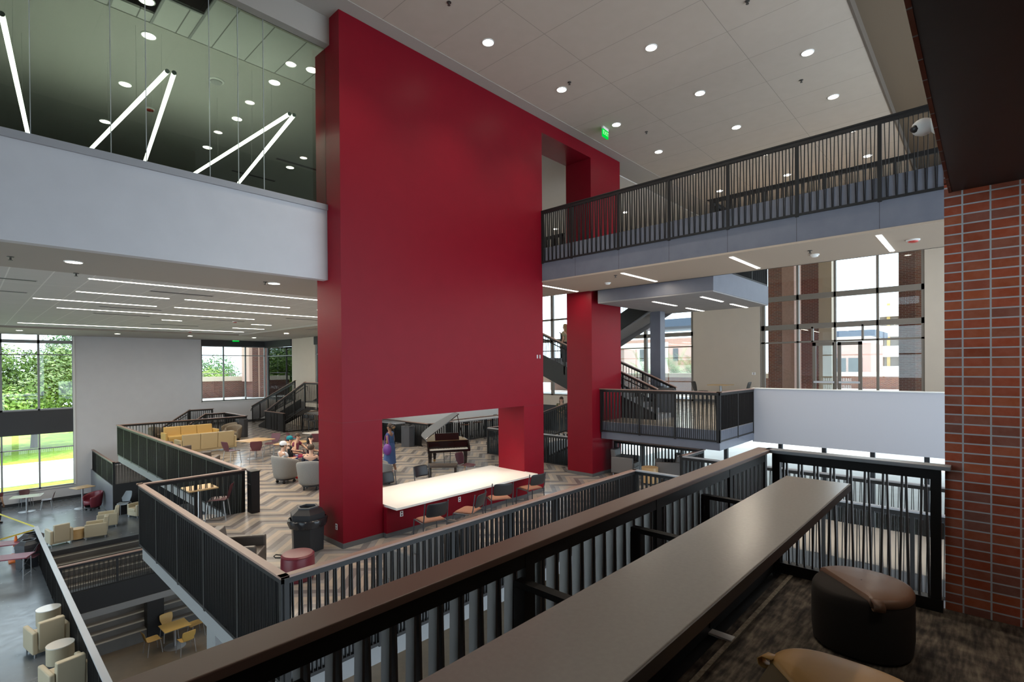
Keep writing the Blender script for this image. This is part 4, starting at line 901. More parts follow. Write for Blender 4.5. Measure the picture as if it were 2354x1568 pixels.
# right landing
M_bk = mat('black chair plastic', (.02, .02, .02), .4)
bc = poly_chair('black chair left of the table on the landing', M_bk, legm=M_blackpl); lt = Vector((23.6, 8.95, CARPET))
put(cafe_table('small round foot table on the landing by the warm wall', .75, .75, .74, M_wood, name='landing_table'), lt, A(0)).scale = (1.2, 1.2, 1.22)
put(bc, lt+Vector((-.05, .9, 0)), A(-90)).scale = (1.2, 1.2, 1.25); put(dup(bc, label='black chair right of the table on the landing'), lt+Vector((.05, -.9, 0)), A(90))
t = thing('waste_box', 'dark square bin on the landing in front of the steel column', 'trash bin'); put(t, Wz(1530, 957, CARPET), A(20)); MB().box(-.32, .32, -.32, .32, 0, .92).build('bin_body', M_dkgrey, t, bevel=.01); MB().hexa([(-.34, -.34, .92), (.34, -.34, .92), (.34, .34, .92), (-.34, .34, .92), (-.3, -.3, 1.0), (.3, -.3, 1.06), (.3, .3, 1.06), (-.3, .3, 1.0)]).build('lid', M_blackpl, t)
# white security camera on the brick fascia
p = Wy(2146, 286, .30); t = thing('security_camera', 'white dome camera on the brick beside the bridge', 'camera', (p.x, .262, p.z))
MB().lathe([(.07, 0), (.075, .03), (.055, .05)], 20, mtx=Matrix.Rotation(-PI/2, 4, 'X')).build('mount', M_trim, t, smooth=True); MB().ell((0, .10, 0), .065, .075, .065).build('housing', M_trim, t, smooth=True); MB().ell((-.03, .14, -.01), .03, .04, .03).build('lens', M_blackpl, t, smooth=True)
# box fixed below the corridor
t = thing('display_box', 'red and clear box fixed below the corridor edge behind the dark pouf', 'box', (10.3, .95, -4.35)); MB().box(-.25, .25, -.35, .35, 0, .42).build('case', mat('red box paint', (.55, .05, .02), .4), t, bevel=.02); MB().box(-.26, .26, -.36, .36, .42, .50).build('lid', M_leg, t); MB().box(-.27, -.25, -.2, .2, .06, .36).build('glass_front', M_blackpl, t); MB().box(.25, .64, -.05, .05, .2, .28).build('mount', M_black, t)
# ---------------- lower left terrace
TP = lambda x, y: Wz(x, y, TERR)
put(cafe_table('white table with two chairs under the tall window', 1.15, .75, .76, M_whitelam), TP(62, 1176), A(-15))
put(dup(mc, label='maroon chair behind the white table under the tall window'), TP(55, 1168)+Vector((.1, .35, 0)), A(-80)); put(dup(mc, label='maroon chair right of the white table under the tall window'), TP(108, 1170), A(170))
put(cafe_table('tall maple cafe table beside the maroon tub chair', .8, .7, 1.06, M_wood2, foot='round'), TP(190, 1168), A(20))
put(tub_chair('maroon leather tub chair by the half landing', M_maroonl), TP(213, 1172), A(200)).scale = (1.15, 1.15, 1.12)
gs = poly_chair('tall grey chair in front of the half landing wall', mat('pale grey plastic', (.20, .23, .26), .4)); put(gs, TP(286, 1186), A(240)); gs.scale = (1.05, 1.05, 1.35)
dt = drum_table('maple drum table behind the tall grey chair', M_wood2); put(dt, TP(277, 1178), 0)
put(dup(dt, label='maple drum table between the tan armchairs'), TP(178, 1240), 0)
ac = arm_chair('tan armchair behind the railing corner', M_cream)
put(ac, TP(322, 1186), A(200))
for q, rz, s in (((248, 1210), 168, 'farther one in side view'), ((222, 1234), 168, 'nearer one in side view'), ((136, 1250), 98, 'back to the camera by the steel rail')):
    put(dup(ac, label='tan armchair on the lower terrace, '+s, group='tan armchairs on the lower terrace'), TP(*q), A(rz))
put(dup(ac, label='cream armchair, back to the camera, low at the left'), TP(108, 1492), A(100)); put(dup(ac, label='cream armchair cut by the bottom edge at the left'), TP(150, 1590), A(100))
dw = drum_table('white topped drum table beyond the cream armchair', M_cream, .26, .46, top=M_whitelam); put(dw, TP(112, 1436), 0); put(dup(dw, label='white topped drum table between the two cream armchairs'), TP(139, 1524), 0)
hb = hex_bin('grey hexagonal bin by the steel rail, nearer one', M_dkgrey, .36, .70, .22, False); put(hb, TP(66, 1302), A(10)); put(dup(hb, label='grey hexagonal bin by the steel rail, farther one'), TP(72, 1284), A(10))
t = thing('traffic_cone', 'orange traffic cone beside the grey bins', 'cone'); put(t, TP(37, 1290), 0); M_cone = mat('orange cone plastic', (.75, .18, .03), .5)
MB().box(-.2, .2, -.2, .2, 0, .04).build('base', M_cone, t); MB().lathe([(.15, .04), (.03, .9), (.025, .92)], 20).build('cone_body', M_cone, t, smooth=True); MB().lathe([(.118, .32), (.083, .55)], 20, cap=False).build('reflective_band', mat('reflective white', (.75, .75, .78), .4), t, smooth=True)
M_mtab = mat('maroon table top', (.22, .05, .08), .35)
def folding_table(label, p, rz, w=1.2, d=.6):
    t = thing('folding_table', label, 'table', p, rz); MB().box(-w/2, w/2, -d/2, d/2, .70, .735).build('table_top', M_mtab, t, bevel=.005)
    for x in (-w/2+.1, w/2-.1):
        for s in (-1, 1): MB().tube([(x, s*(d/2-.06), .70), (x, s*(d/2-.04), 0)], .014, 8).build('leg', M_leg, t)
        MB().tube([(x, -d/2+.06, .12), (x, d/2-.06, .12)], .010, 8).build('stretcher', M_leg, t)
folding_table('maroon folding table at the left edge, farther one', TP(12, 1296), A(-25)); folding_table('maroon folding table at the left edge, nearer one', TP(14, 1332), A(-25), 1.3, .62)
t = thing('folding_chair', 'dark folding chair beside the maroon folding tables', 'chair'); put(t, TP(72, 1308), A(150))
MB().box(-.2, .2, -.21, .21, .43, .46).build('seat', M_maroon, t, bevel=.01); MB().hexa([(-.22, -.2, .62), (-.20, -.2, .62), (-.20, .2, .62), (-.22, .2, .62), (-.29, -.2, .88), (-.27, -.2, .88), (-.27, .2, .88), (-.29, .2, .88)]).build('backrest', M_maroon, t)
for s in (-1, 1): MB().tube([(-.29, .2*s, .88), (.22, .2*s, 0)], .011, 8).build('leg', M_blackpl, t); MB().tube([(.18, .215*s, .44), (-.24, .215*s, 0)], .011, 8).build('leg', M_blackpl, t)
M_tape = mat('yellow caution tape', (.75, .62, .10), .5)
a = Vector((.6, 30.5, TERR+1.15)); e = Vector((1.85, 26.1, TERR+1.0)); f = Vector((-.1, 24.9, TERR+.95))
tag(MB().bar(a, e, .01, .055).build('caution_tape', M_tape), 'yellow caution tape from the window side to the steel rail', 'tape'); tag(MB().bar(f, e-Vector((0, .05, .02)), .01, .05).build('caution_tape', M_tape), 'yellow caution tape running left above the grey bins', 'tape')
# ---------------- ground floor table
gp = Wz(402, 1486, GND); put(cafe_table('yellow maple table on the ground floor beneath the balcony', .78, .72, .74, mat('yellow maple', (.62, .40, .11), .4), foot='round'), gp, A(2))
yc = poly_chair('yellow chair on the ground floor, left of the table', mat('yellow plywood', (.58, .36, .10), .45))
for i, (dx, dy, rz, s) in enumerate(((-.62, .1, 5, 'left of the table'), (.0, .72, -85, 'behind the table'), (.15, -.72, 95, 'nearest the camera'), (.72, .25, 185, 'right of the table'))):
    o = yc if i == 0 else dup(yc); o['label'] = 'yellow plywood chair on the ground floor, '+s; o['group'] = 'yellow chairs on the ground floor'; put(o, gp+Vector((dx, dy, 0)), A(rz))
# ------------------------------------------------------------------ people
def skin_mesh(name, V, Eds, m, parent, root=None, sub=1):
    names = list(V); me = bpy.data.meshes.new(name)
    me.from_pydata([tuple(V[n][0]) for n in names], [(names.index(a), names.index(b)) for a, b in Eds], []); me.update()
    o = bpy.data.objects.new(name, me); COL.objects.link(o); me.materials.append(m)
    if parent: o.parent = parent; KIDS.setdefault(parent.name, []).append(o)
    k = o.modifiers.new('skin', 'SKIN'); k.use_smooth_shade = True; k.branch_smoothing = .3
    if not me.skin_vertices: me.skin_vertices.new()
    for i, n in enumerate(names):
        r = V[n][1]; me.skin_vertices[0].data[i].radius = r if isinstance(r, tuple) else (r, r)
        me.skin_vertices[0].data[i].use_root = (n == (root or names[0]))
    s = o.modifiers.new('sub', 'SUBSURF'); s.levels = s.render_levels = sub; return o
def lerp(a, b, t): return tuple(a[i]+(b[i]-a[i])*t for i in range(3))
STAND = dict(pelvis=(0, 0, .93), belly=(.01, 0, 1.06), chest=(0, 0, 1.26), neck=(-.005, 0, 1.43), jaw=(.02, 0, 1.50), skull=(.01, 0, 1.575), crown=(.0, 0, 1.625),
             shoL=(0, .17, 1.36), elbL=(-.03, .215, 1.10), wriL=(.06, .21, .88), shoR=(0, -.17, 1.36), elbR=(-.03, -.215, 1.10), wriR=(.06, -.21, .88),
             hipL=(0, .09, .88), kneL=(.03, .10, .49), ankL=(0, .10, .09), toeL=(.14, .115, .035), hipR=(0, -.09, .88), kneR=(.03, -.10, .49), ankR=(0, -.10, .09), toeR=(.14, -.115, .035))
SIT = dict(pelvis=(-.05, 0, .50), belly=(-.08, 0, .64), chest=(-.10, 0, .84), neck=(-.09, 0, 1.01), jaw=(-.055, 0, 1.08), skull=(-.065, 0, 1.155), crown=(-.075, 0, 1.205),
           shoL=(-.10, .17, .94), elbL=(-.02, .23, .69), wriL=(.20, .17, .66), shoR=(-.10, -.17, .94), elbR=(-.02, -.23, .69), wriR=(.20, -.17, .66),
           hipL=(-.02, .09, .48), kneL=(.40, .13, .50), ankL=(.42, .13, .09), toeL=(.56, .145, .035), hipR=(-.02, -.09, .48), kneR=(.40, -.13, .50), ankR=(.42, -.13, .09), toeR=(.56, -.145, .035))
RAD = dict(pelvis=(.125, .10), belly=(.125, .095), chest=(.135, .10), neck=.052, jaw=.066, skull=.084, crown=.062, sho=.055, elb=.040, wri=.028, hip=.085, kne=.058, ank=.038, toe=.034)
def rad(n): return RAD.get(n) or RAD[n[:3]]
def grow(r, g): return tuple(v+g for v in r) if isinstance(r, tuple) else r+g
def person(label, loc, rz, base, top, bottom, skin, hair, over={}, sleeve=.55, leg=.75, shoe=None, hairstyle='short', cap=None, scale=1, dress=None, pants_to=None):
    J = dict(base); J.update(over)
    t = thing('person', label, 'person', loc, rz); t.scale = (scale,)*3
    V = {n: (p, rad(n)) for n, p in J.items()}
    Ed = [('pelvis', 'belly'), ('belly', 'chest'), ('chest', 'neck'), ('neck', 'jaw'), ('jaw', 'skull'), ('skull', 'crown')]
    for s in 'LR': Ed += [('chest', 'sho'+s), ('sho'+s, 'elb'+s), ('elb'+s, 'wri'+s), ('pelvis', 'hip'+s), ('hip'+s, 'kne'+s), ('kne'+s, 'ank'+s), ('ank'+s, 'toe'+s)]
    for s, sg in (('L', 1), ('R', -1)):           # palm, four fingers, thumb
        e, w = Vector(J['elb'+s]), Vector(J['wri'+s]); d = (w-e).normalized(); side = d.cross(Vector((0, 0, 1)));  side = side.normalized() if side.length > .2 else Vector((1, 0, 0))
        pal = w+d*.06; V['pal'+s] = (tuple(pal), (.034, .018)); Ed.append(('wri'+s, 'pal'+s))
        for i, (o, ln) in enumerate(((-.026, .062), (-.009, .074), (.009, .070), (.025, .054))):
            a = pal+d*.035+side*o; k = a+d*ln*.5+Vector((0, 0, -.008)); f = a+d*ln*.9+Vector((0, 0, -.030))
            for nm, pp, r in (('fa', a, .0095), ('fk', k, .0085), ('ft', f, .007)): V[nm+s+str(i)] = (tuple(pp), r)
            Ed += [('pal'+s, 'fa'+s+str(i)), ('fa'+s+str(i), 'fk'+s+str(i)), ('fk'+s+str(i), 'ft'+s+str(i))]
        a = w+d*.03-side*.038*sg; f = a+d*.045-side*.015*sg; V['tha'+s] = (tuple(a), .011); V['thb'+s] = (tuple(f), .008); Ed += [('wri'+s, 'tha'+s), ('tha'+s, 'thb'+s)]
    skin_mesh('body', V, Ed, skin, t, 'pelvis')
    # shirt, trousers / shorts / dress, shoes
    S1 = {n: (J[n], grow(rad(n), .022)) for n in ('pelvis', 'belly', 'chest')}; S1['collar'] = (lerp(J['chest'], J['neck'], .72), .075); e1 = [('pelvis', 'belly'), ('belly', 'chest'), ('chest', 'collar')]
    for s in 'LR':
        S1['sho'+s] = (J['sho'+s], .074)
        if sleeve <= 1: S1['cuff'+s] = (lerp(J['sho'+s], J['elb'+s], sleeve), .062); e1 += [('chest', 'sho'+s), ('sho'+s, 'cuff'+s)]
        else: S1['elb'+s] = (J['elb'+s], .055); S1['cuff'+s] = (lerp(J['elb'+s], J['wri'+s], sleeve-1), .042); e1 += [('chest', 'sho'+s), ('sho'+s, 'elb'+s), ('elb'+s, 'cuff'+s)]
    skin_mesh('dress_bodice' if dress else 'shirt', S1, e1, top, t, 'belly')
    if dress:
        b = MB(); pr = [(.19, J['pelvis'][2]+.12, 0), (.20, J['pelvis'][2], 0), (.235, J['pelvis'][2]-.25, .01), (.27, .38, .02), (.275, .36, .02), (.20, .37, .02)]
        b.grid([[(math.cos(a)*r*.72+dx, math.sin(a)*r*(1+.03*math.sin(a*9)), z) for a in [2*PI*i/40 for i in range(40)]] for r, z, dx in pr], closed=True); b.build('skirt', dress, t, smooth=True)
    else:
        S2 = {'pelvis': (J['pelvis'], grow(rad('pelvis'), .025))}; e2 = []
        for s in 'LR':
            S2['hip'+s] = (J['hip'+s], .108)
            if leg <= 1: S2['hem'+s] = (lerp(J['hip'+s], J['kne'+s], leg), .086); e2 += [('pelvis', 'hip'+s), ('hip'+s, 'hem'+s)]
            else: S2['kne'+s] = (J['kne'+s], .074); S2['hem'+s] = (lerp(J['kne'+s], J['ank'+s], leg-1), .058); e2 += [('pelvis', 'hip'+s), ('hip'+s, 'kne'+s), ('kne'+s, 'hem'+s)]
        skin_mesh('shorts' if leg <= 1 else 'trousers', S2, e2, bottom, t, 'pelvis')
    for s in 'LR':
        a, q = Vector(J['ank'+s]), Vector(J['toe'+s]); d = q-a; h = Vector((d.x, d.y, 0)); dn = d.normalized()
        heel = a-dn*.05+Vector((0, 0, -.035))
        skin_mesh('shoe', {'heel': (tuple(heel), .042), 'mid': (tuple((a+q)/2+Vector((0, 0, -.006))), .050), 'toe': (tuple(q+dn*.05), .036)}, [('heel', 'mid'), ('mid', 'toe')], shoe or M_blackpl, t, 'mid')
    hd = Vector(J['skull']); fd = Vector(J['jaw'])-Vector(J['neck']); fx = Vector((fd.x, fd.y, 0)); fx = fx.normalized() if fx.length > .01 else Vector((1, 0, 0)); sy = Vector((-fx.y, fx.x, 0))
    MB().ell(tuple(hd+fx*.085+Vector((0, 0, -.035))), .014, .013, .024, 10, 7).build('nose', skin, t, smooth=True)
    for s in (-1, 1):
        MB().ell(tuple(hd+fx*.074+sy*.030*s), .010, .013, .008, 10, 7).build('eye', M_blackpl, t, smooth=True); MB().ell(tuple(hd+sy*.088*s+Vector((0, 0, -.02))), .022, .012, .032, 10, 7).build('ear', skin, t, smooth=True)
    MB().ell(tuple(hd+fx*.070+Vector((0, 0, -.078))), .010, .026, .008, 10, 7).build('mouth', mat('lips', (.32, .10, .08), .5), t, smooth=True)
    hb = MB(); hc = hd-fx*.022+Vector((0, 0, .030))
    hb.ell(tuple(hc), .093, .093, .088, 18, 11)
    if hairstyle == 'long': hb.ell(tuple(hd-fx*.065+Vector((0, 0, -.10))), .062, .095, .19, 16, 10)
    if hairstyle == 'bun': hb.ell(tuple(hd-fx*.12+Vector((0, 0, .0))), .075, .085, .075, 16, 10)
    ho = hb.build('hair', hair, t, smooth=True)
    if cap:
        cb = MB(); cb.lathe([(.104, .0), (.108, .035), (.095, .085), (.06, .115), (.01, .125)], 22, mtx=Matrix.Translation(hd-fx*.008+Vector((0, 0, .018)))); co = cb.build('cap', cap, t, smooth=True)
        bb = MB(); rows = [[tuple(hd+fx*(.07+f*.12)+sy*y*(1-.25*f)+Vector((0, 0, .035-.012*f-.35*y*y))) for y in (-.08, -.04, 0, .04, .08)] for f in (0, .5, 1)]; bb.grid(rows); bb.build('cap_brim', cap, co, smooth=True, solid=.008)
    return t
M_hblack = mat('black hair', (.012, .009, .008), .5); M_hbrown = mat('brown hair', (.06, .032, .016), .55); M_hblond = mat('dark blond hair', (.26, .15, .06), .55)
C = lambda n, c: mat(n, c, .85)
wb = Wz(897, 1090, MID)
w1 = person('woman in a long blue dress with a purple shoulder bag, back to the camera', (wb.x, wb.y, MID), A(118), STAND, C('blue denim cloth', (.035, .085, .20)), None, M_skinC, mat('dark curly hair', (.03, .018, .012), .7), dict(kneL=(.08, .09, .49), ankL=(.12, .09, .09), toeL=(.26, .1, .035), kneR=(-.03, -.09, .50), ankR=(-.16, -.09, .13), toeR=(-.05, -.1, .05)), sleeve=.35, dress=C('tie dyed blue cloth', (.05, .10, .24)), shoe=C('pale shoe', (.55, .5, .45)), hairstyle='bun')
MB().ell((-.12, 0, 1.565), .07, .08, .065, 14, 9).build('hair_bun', M_hblond, w1, smooth=True)
bg = thing('shoulder_bag', 'purple shoulder bag carried by the woman in the blue dress', 'bag', (wb.x, wb.y, MID), A(118)); M_pur = mat('purple leather', (.13, .03, .22), .45)
MB().ell((-.05, .27, .86), .15, .085, .19, 18, 12).build('bag_body', M_pur, bg, smooth=True); MB().tube([(-.12, .27, 1.0), (-.04, .21, 1.30), (0, .17, 1.425), (.05, .21, 1.30), (.06, .28, 1.0)], .012, 8).build('strap', M_pur, bg, smooth=True)
# the seated group in and around two grey tub chairs
tc1 = tub_chair('grey striped tub chair on casters holding the boy in the white cap', M_tubg); put(tc1, Wz(657, 1109, MID), A(10)); tc1.scale = (1.12, 1.12, 1.12)
tc2 = dup(tc1, label='grey striped tub chair on casters cut by the red pier'); put(tc2, Wz(717, 1124, MID), A(52))
c1, c2 = tc1.location, tc2.location
white = C('white cotton', (.62, .64, .68))
person('boy in a white cap and pale shirt sitting in a grey tub chair', (c1.x, c1.y, MID), A(5), SIT, white, C('khaki shorts', (.30, .25, .18)), M_skinA, M_hbrown, dict(wriR=(.24, -.10, .74), wriL=(.26, .06, .72)), leg=.8, shoe=C('red shoe', (.55, .02, .02)), cap=white)
t = thing('drink_cup', 'blue drink cup held by the boy in the white cap', 'cup', (c1.x+.36, c1.y+.02, MID+.68)); MB().lathe([(.034, 0), (.042, .12)], 16).build('cup_body', mat('blue cup', (.02, .06, .35), .4), t, smooth=True); MB().cyl(.043, .12, .13, 16).build('lid', M_trim, t)
q = Wz(672, 1090, MID)
dk = dup(gv, label='grey armchair under the man in the teal cap'); put(dk, q, A(0)); dk.scale = (1, .9, .9)
person('man in a teal cap and black shirt with maroon shorts, leg stretched out', (q.x, q.y, MID), A(-25), SIT, C('black cotton', (.012, .012, .014)), C('crimson shorts', (.22, .012, .045)), M_skinA, M_hblack, dict(kneR=(.44, -.12, .62), ankR=(.80, -.10, .58), toeR=(.86, -.10, .70), kneL=(.44, .12, .60), elbR=(.10, -.24, .80), wriR=(.10, -.10, 1.06)), leg=.85, cap=C('teal cap cloth', (.0, .16, .20)), shoe=C('dark shoe', (.03, .03, .03)))
q = Wz(682, 1078, MID)
put(dup(mc, label='maroon chair under the man in the maroon shirt'), q, A(-30))
person('man in glasses and a maroon shirt leaning forward', (q.x, q.y, MID), A(-45), SIT, C('maroon cotton', (.16, .025, .05)), C('dark trousers', (.04, .04, .05)), M_skinA, M_hbrown, dict(chest=(-.02, 0, .84), neck=(.03, 0, 1.0), jaw=(.07, 0, 1.07), skull=(.06, 0, 1.145), crown=(.05, 0, 1.195), shoL=(-.02, .17, .94), shoR=(-.02, -.17, .94), elbL=(.18, .26, .74), wriL=(.36, .16, .66)), leg=.9, sleeve=.6)
q = Wz(719, 1084, MID)
put(dup(mc, label='maroon chair under the woman with long dark hair'), q, A(-20))
person('woman with long dark hair resting her head on her hand', (q.x, q.y, MID), A(-40), SIT, C('plum top', (.045, .018, .03)), C('dark trousers', (.04, .04, .05)), M_skinA, M_hblack, dict(elbR=(.06, -.26, .84), wriR=(-.04, -.13, 1.06)), leg=1.8, sleeve=.4, hairstyle='long')
person('man in a navy shirt seen from behind in the right tub chair', (c2.x, c2.y, MID), A(55), SIT, C('navy cotton', (.022, .026, .045)), C('grey shorts', (.10, .10, .11)), M_skinA, M_hbrown, {}, leg=.85, sleeve=.7, scale=1.05)
q = Wz(745, 1100, MID)
put(dup(mc, label='maroon chair half hidden by the red pier'), q, A(170))
person('person in a patterned pale shirt half hidden by the red pier', (q.x, q.y, MID), A(170), SIT, C('patterned pale cloth', (.40, .33, .30)), C('dark trousers', (.04, .04, .05)), M_skinC, M_hblack, {}, leg=1.8)
# on the stairs
q = Wy(1291, 968, 13.4); 
person('woman in an olive jacket on the stairs between the red columns', (17.75, 13.6, -3.02), A(215), STAND, C('olive cloth', (.11, .11, .055)), C('tan trousers', (.28, .20, .13)), M_skinA, M_hbrown, dict(elbL=(.02, .22, 1.12), wriL=(.22, .10, 1.08), elbR=(.02, -.22, 1.12), wriR=(.22, -.08, 1.06)), sleeve=1.9, leg=1.9, hairstyle='long')
p = Wx(1306, 960, 17.9)
person('person beside the woman in olive, cut by the red column', (17.9, p.y-.1, -3.02), A(215), STAND, C('grey cloth', (.18, .17, .16)), C('dark trousers', (.04, .04, .05)), M_skinA, M_hbrown, {}, sleeve=1.9, leg=1.9)
person('woman with blond hair going up the upper stair flight', (16.25, 12.25, -.02), A(100), STAND, C('pale olive cloth', (.30, .27, .17)), C('dark trousers', (.04, .04, .05)), M_skinA, M_hblond, {}, sleeve=.8, leg=1.9, hairstyle='long')
q = TP(-8, 1205)
person('person in a dark striped shirt and blue cap at the left edge', (q.x, q.y, TERR), A(60), STAND, C('dark red striped cloth', (.10, .02, .025)), C('dark trousers', (.04, .04, .05)), M_skinB, M_hblack, {}, leg=1.9, sleeve=.6, cap=C('blue cap cloth', (.05, .10, .42)))
# ------------------------------------------------------------------ outside the windows
def m_leaf(name, a, b):
    t = NT(name, .6); n = t.noise(1.2, 3); n2 = t.noise(7, 2)
    c = t.ramp(t.math('MULTIPLY_ADD', n2, .5, t.math('MULTIPLY', n, .5)), [(.35, a), (.65, b)]); t.color(c)
    t.b.inputs['Subsurface Weight'].default_value = 0; return t.m
M_leafA = m_leaf('deep green leaves', (.050, .105, .018), (.20, .30, .05)); M_leafB = m_leaf('bright green leaves', (.13, .26, .03), (.40, .52, .10)); M_leafC = m_leaf('blue green leaves', (.07, .14, .06), (.22, .34, .16))
M_bark = mat('tree bark', (.09, .065, .05), .9)
M_lawn = NT('lawn', .9)
M_lawn.color(M_lawn.ramp(M_lawn.noise(3, 5), [(.3, (.16, .30, .012)), (.7, (.36, .52, .04))])); M_lawn = M_lawn.m
M_road = mat('pale concrete road', (.62, .61, .60), .8, noise=.05, nscale=1)
M_soil = mat('brown mulch', (.15, .09, .06), .95, noise=.4, nscale=6)
def leaf_blob(name, m, parent, c, rx, ry, rz, n, size, rnd):
    vs = []; fs = []
    for _ in range(n):
        while True:
            d = Vector((rnd.uniform(-1, 1), rnd.uniform(-1, 1), rnd.uniform(-1, 1)))
            if .15 < d.length < 1: break
        d = d.normalized()*(rnd.uniform(.55, 1.0)); p = Vector((c[0]+d.x*rx, c[1]+d.y*ry, c[2]+d.z*rz))
        nrm = (d+Vector((rnd.uniform(-.6, .6), rnd.uniform(-.6, .6), rnd.uniform(-.3, .8)))).normalized(); a = nrm.orthogonal().normalized(); bb = nrm.cross(a); s = size*rnd.uniform(.6, 1.3); th = rnd.uniform(0, 6.28)
        e1 = a*math.cos(th)+bb*math.sin(th); e2 = nrm.cross(e1); k = len(vs)
        vs += [tuple(p-e1*s), tuple(p+e2*s*.55), tuple(p+e1*s), tuple(p-e2*s*.55)]; fs.append((k, k+1, k+2, k+3))
    return MB().add(vs, fs).build(name, m, parent)
def tree(label, x, y, zg, h, r, m, seed, n=2600, size=.28):
    rnd = random.Random(seed); t = thing('tree', label, 'tree', (x, y, zg), 0, 'trees beyond the far wall')
    b = MB(); b.tube([(0, 0, 0), (.1, 0, h*.3), (0, .1, h*.6)], .28, 8, .14)
    for i in range(5): a = i*1.3; b.tube([(0, 0, h*(.28+.05*i)), (math.cos(a)*r*.5, math.sin(a)*r*.5, h*(.5+.06*i))], .11, 6, .05)
    b.build('trunk', M_bark, t)
    vs = MB()
    for i in range(9):
        a = i*2.4; q = rnd.uniform(.3, .75); c = (math.cos(a)*r*q, math.sin(a)*r*q, h*rnd.uniform(.42, .85)); o = leaf_blob('tmp', m, None, c, r*.5, r*.5, h*.20, n//9, size, rnd)
        vs.add([tuple(v.co) for v in o.data.vertices], [tuple(p.vertices) for p in o.data.polygons]); bpy.data.objects.remove(o)
    vs.build('crown', m, t); return t
LG = -7.35
S('ground', M_lawn, (-60, 80, YF+1.2, 140, LG-.5, LG))
S('ground_bed', M_soil, (-8, 8, YF+.35, YF+2.3, LG-.2, LG+.06)); S('ground_road', M_road, (-60, 60, YF+8.6, YF+17.5, LG-.3, LG+.05)); S('ground_kerb', mat('kerb', (.75, .74, .72), .8), (-60, 60, YF+17.5, YF+17.9, LG, LG+.18))
S('ground_plaza', M_road, (-80, XW-.4, -20, YF+1, GND-1, TERR-.02))
rnd = random.Random(3)
vs = MB()
for i in range(14):
    o = leaf_blob('tmp', M_leafB, None, (-5+.95*i, YF+3.0, LG+.25), .75, .75, .42, 260, .13, rnd); vs.add([tuple(v.co) for v in o.data.vertices], [tuple(p.vertices) for p in o.data.polygons]); bpy.data.objects.remove(o)
tag(vs.build('hedge', M_leafB), 'low bright green hedge right outside the tall left window', 'hedge', kind='stuff')
k = 0
for x, y, h, r, m, s in ((-3.5, 64, 9.9, 6.0, M_leafA, 'dark crown filling the left panes of the tall window'), (4.5, 66, 9.6, 5.6, M_leafA, 'dense crown in the right panes of the tall window'), (.5, 62, 7.8, 4.4, M_leafB, 'lighter low crown in front of the dense ones'), (11, 76, 12, 6, M_leafC, 'farther tall crown to the right'), (-8, 78, 12.3, 6, M_leafC, 'tall far crown at the left edge')):
    tree('leafy tree behind the road, ' + s, x, y, LG, h, r, m, 20+k, n=12000, size=.17); k += 1
for x, y, h, r, m, s in ((16.5, 70, 7.6, 4.2, M_leafB, 'bright crown in the first pane of the corner window'), (21, 66, 7.3, 4.0, M_leafB, 'bright crown in the second pane of the corner window'), (20, 92, 10.5, 6, M_leafC, 'hazy far crown above the bright ones'), (26, 88, 9.4, 5, M_leafC, 'hazy far crown to the right of the corner window'), (28, 60, 7.2, 4, M_leafB, 'bright crown beside the brick pier')):
    tree('leafy tree seen over the terrace wall, ' + s, x, y, LG, h, r, m, 40+k, n=6000, size=.18); k += 1
# terrace with brick parapet and brick piers outside the corner window
M_bx = m_brick('dark red brick', 'x', .22, .075, .012, (.13, .042, .030), (.10, .045, .04), (.24, .20, .18))
M_by = m_brick('dark red brick side', 'y', .22, .075, .012, (.13, .042, .030), (.10, .045, .04), (.24, .20, .18))
M_stone = mat('cast stone cap', (.62, .55, .45), .7); M_pave = mat('pale paving', (.68, .66, .64), .7)
S('floor_outside_terrace', M_pave, (10.2, 24, YF+.3, 43, -2.4, -2.2)); S('wall_outside_parapet', M_bx, (10.0, 20, 42.4, 42.8, -2.2, -.95)); S('trim_outside_cap', M_stone, (10, 20.0, 42.3, 42.9, -.95, -.62))
S('wall_outside_pier', M_bx, (14.82, 15.25, 40.5, 42.0, -2.2, 4.2), (15.34, 16.75, 40.4, 42.0, -2.2, 4.2)); S('wall_outside_pier_lit', mat('lit brick band', (.50, .33, .27), .8), (14.60, 14.82, 40.5, 42.0, -1, 4.2), (15.25, 15.34, 40.45, 42, -2.2, 4.2)); S('wall_outside_panel', mat('white outside panel', (.6, .6, .62), .7), (16.75, 17.1, 40.4, 42, -2.2, 4.2))  # daylight on the pier sides is put into the pale band colour
tg = thing('railing', 'thin metal rail on the terrace parapet outside the corner window', 'railing', (10, 42.6, -.62)); MB().box(0, 10, -.03, .03, .22, .27).build('handrail', M_cap, tg); 
for i in range(6): MB().box(.2+1.9*i, .25+1.9*i, -.02, .02, 0, .22).build('post', M_cap, tg)
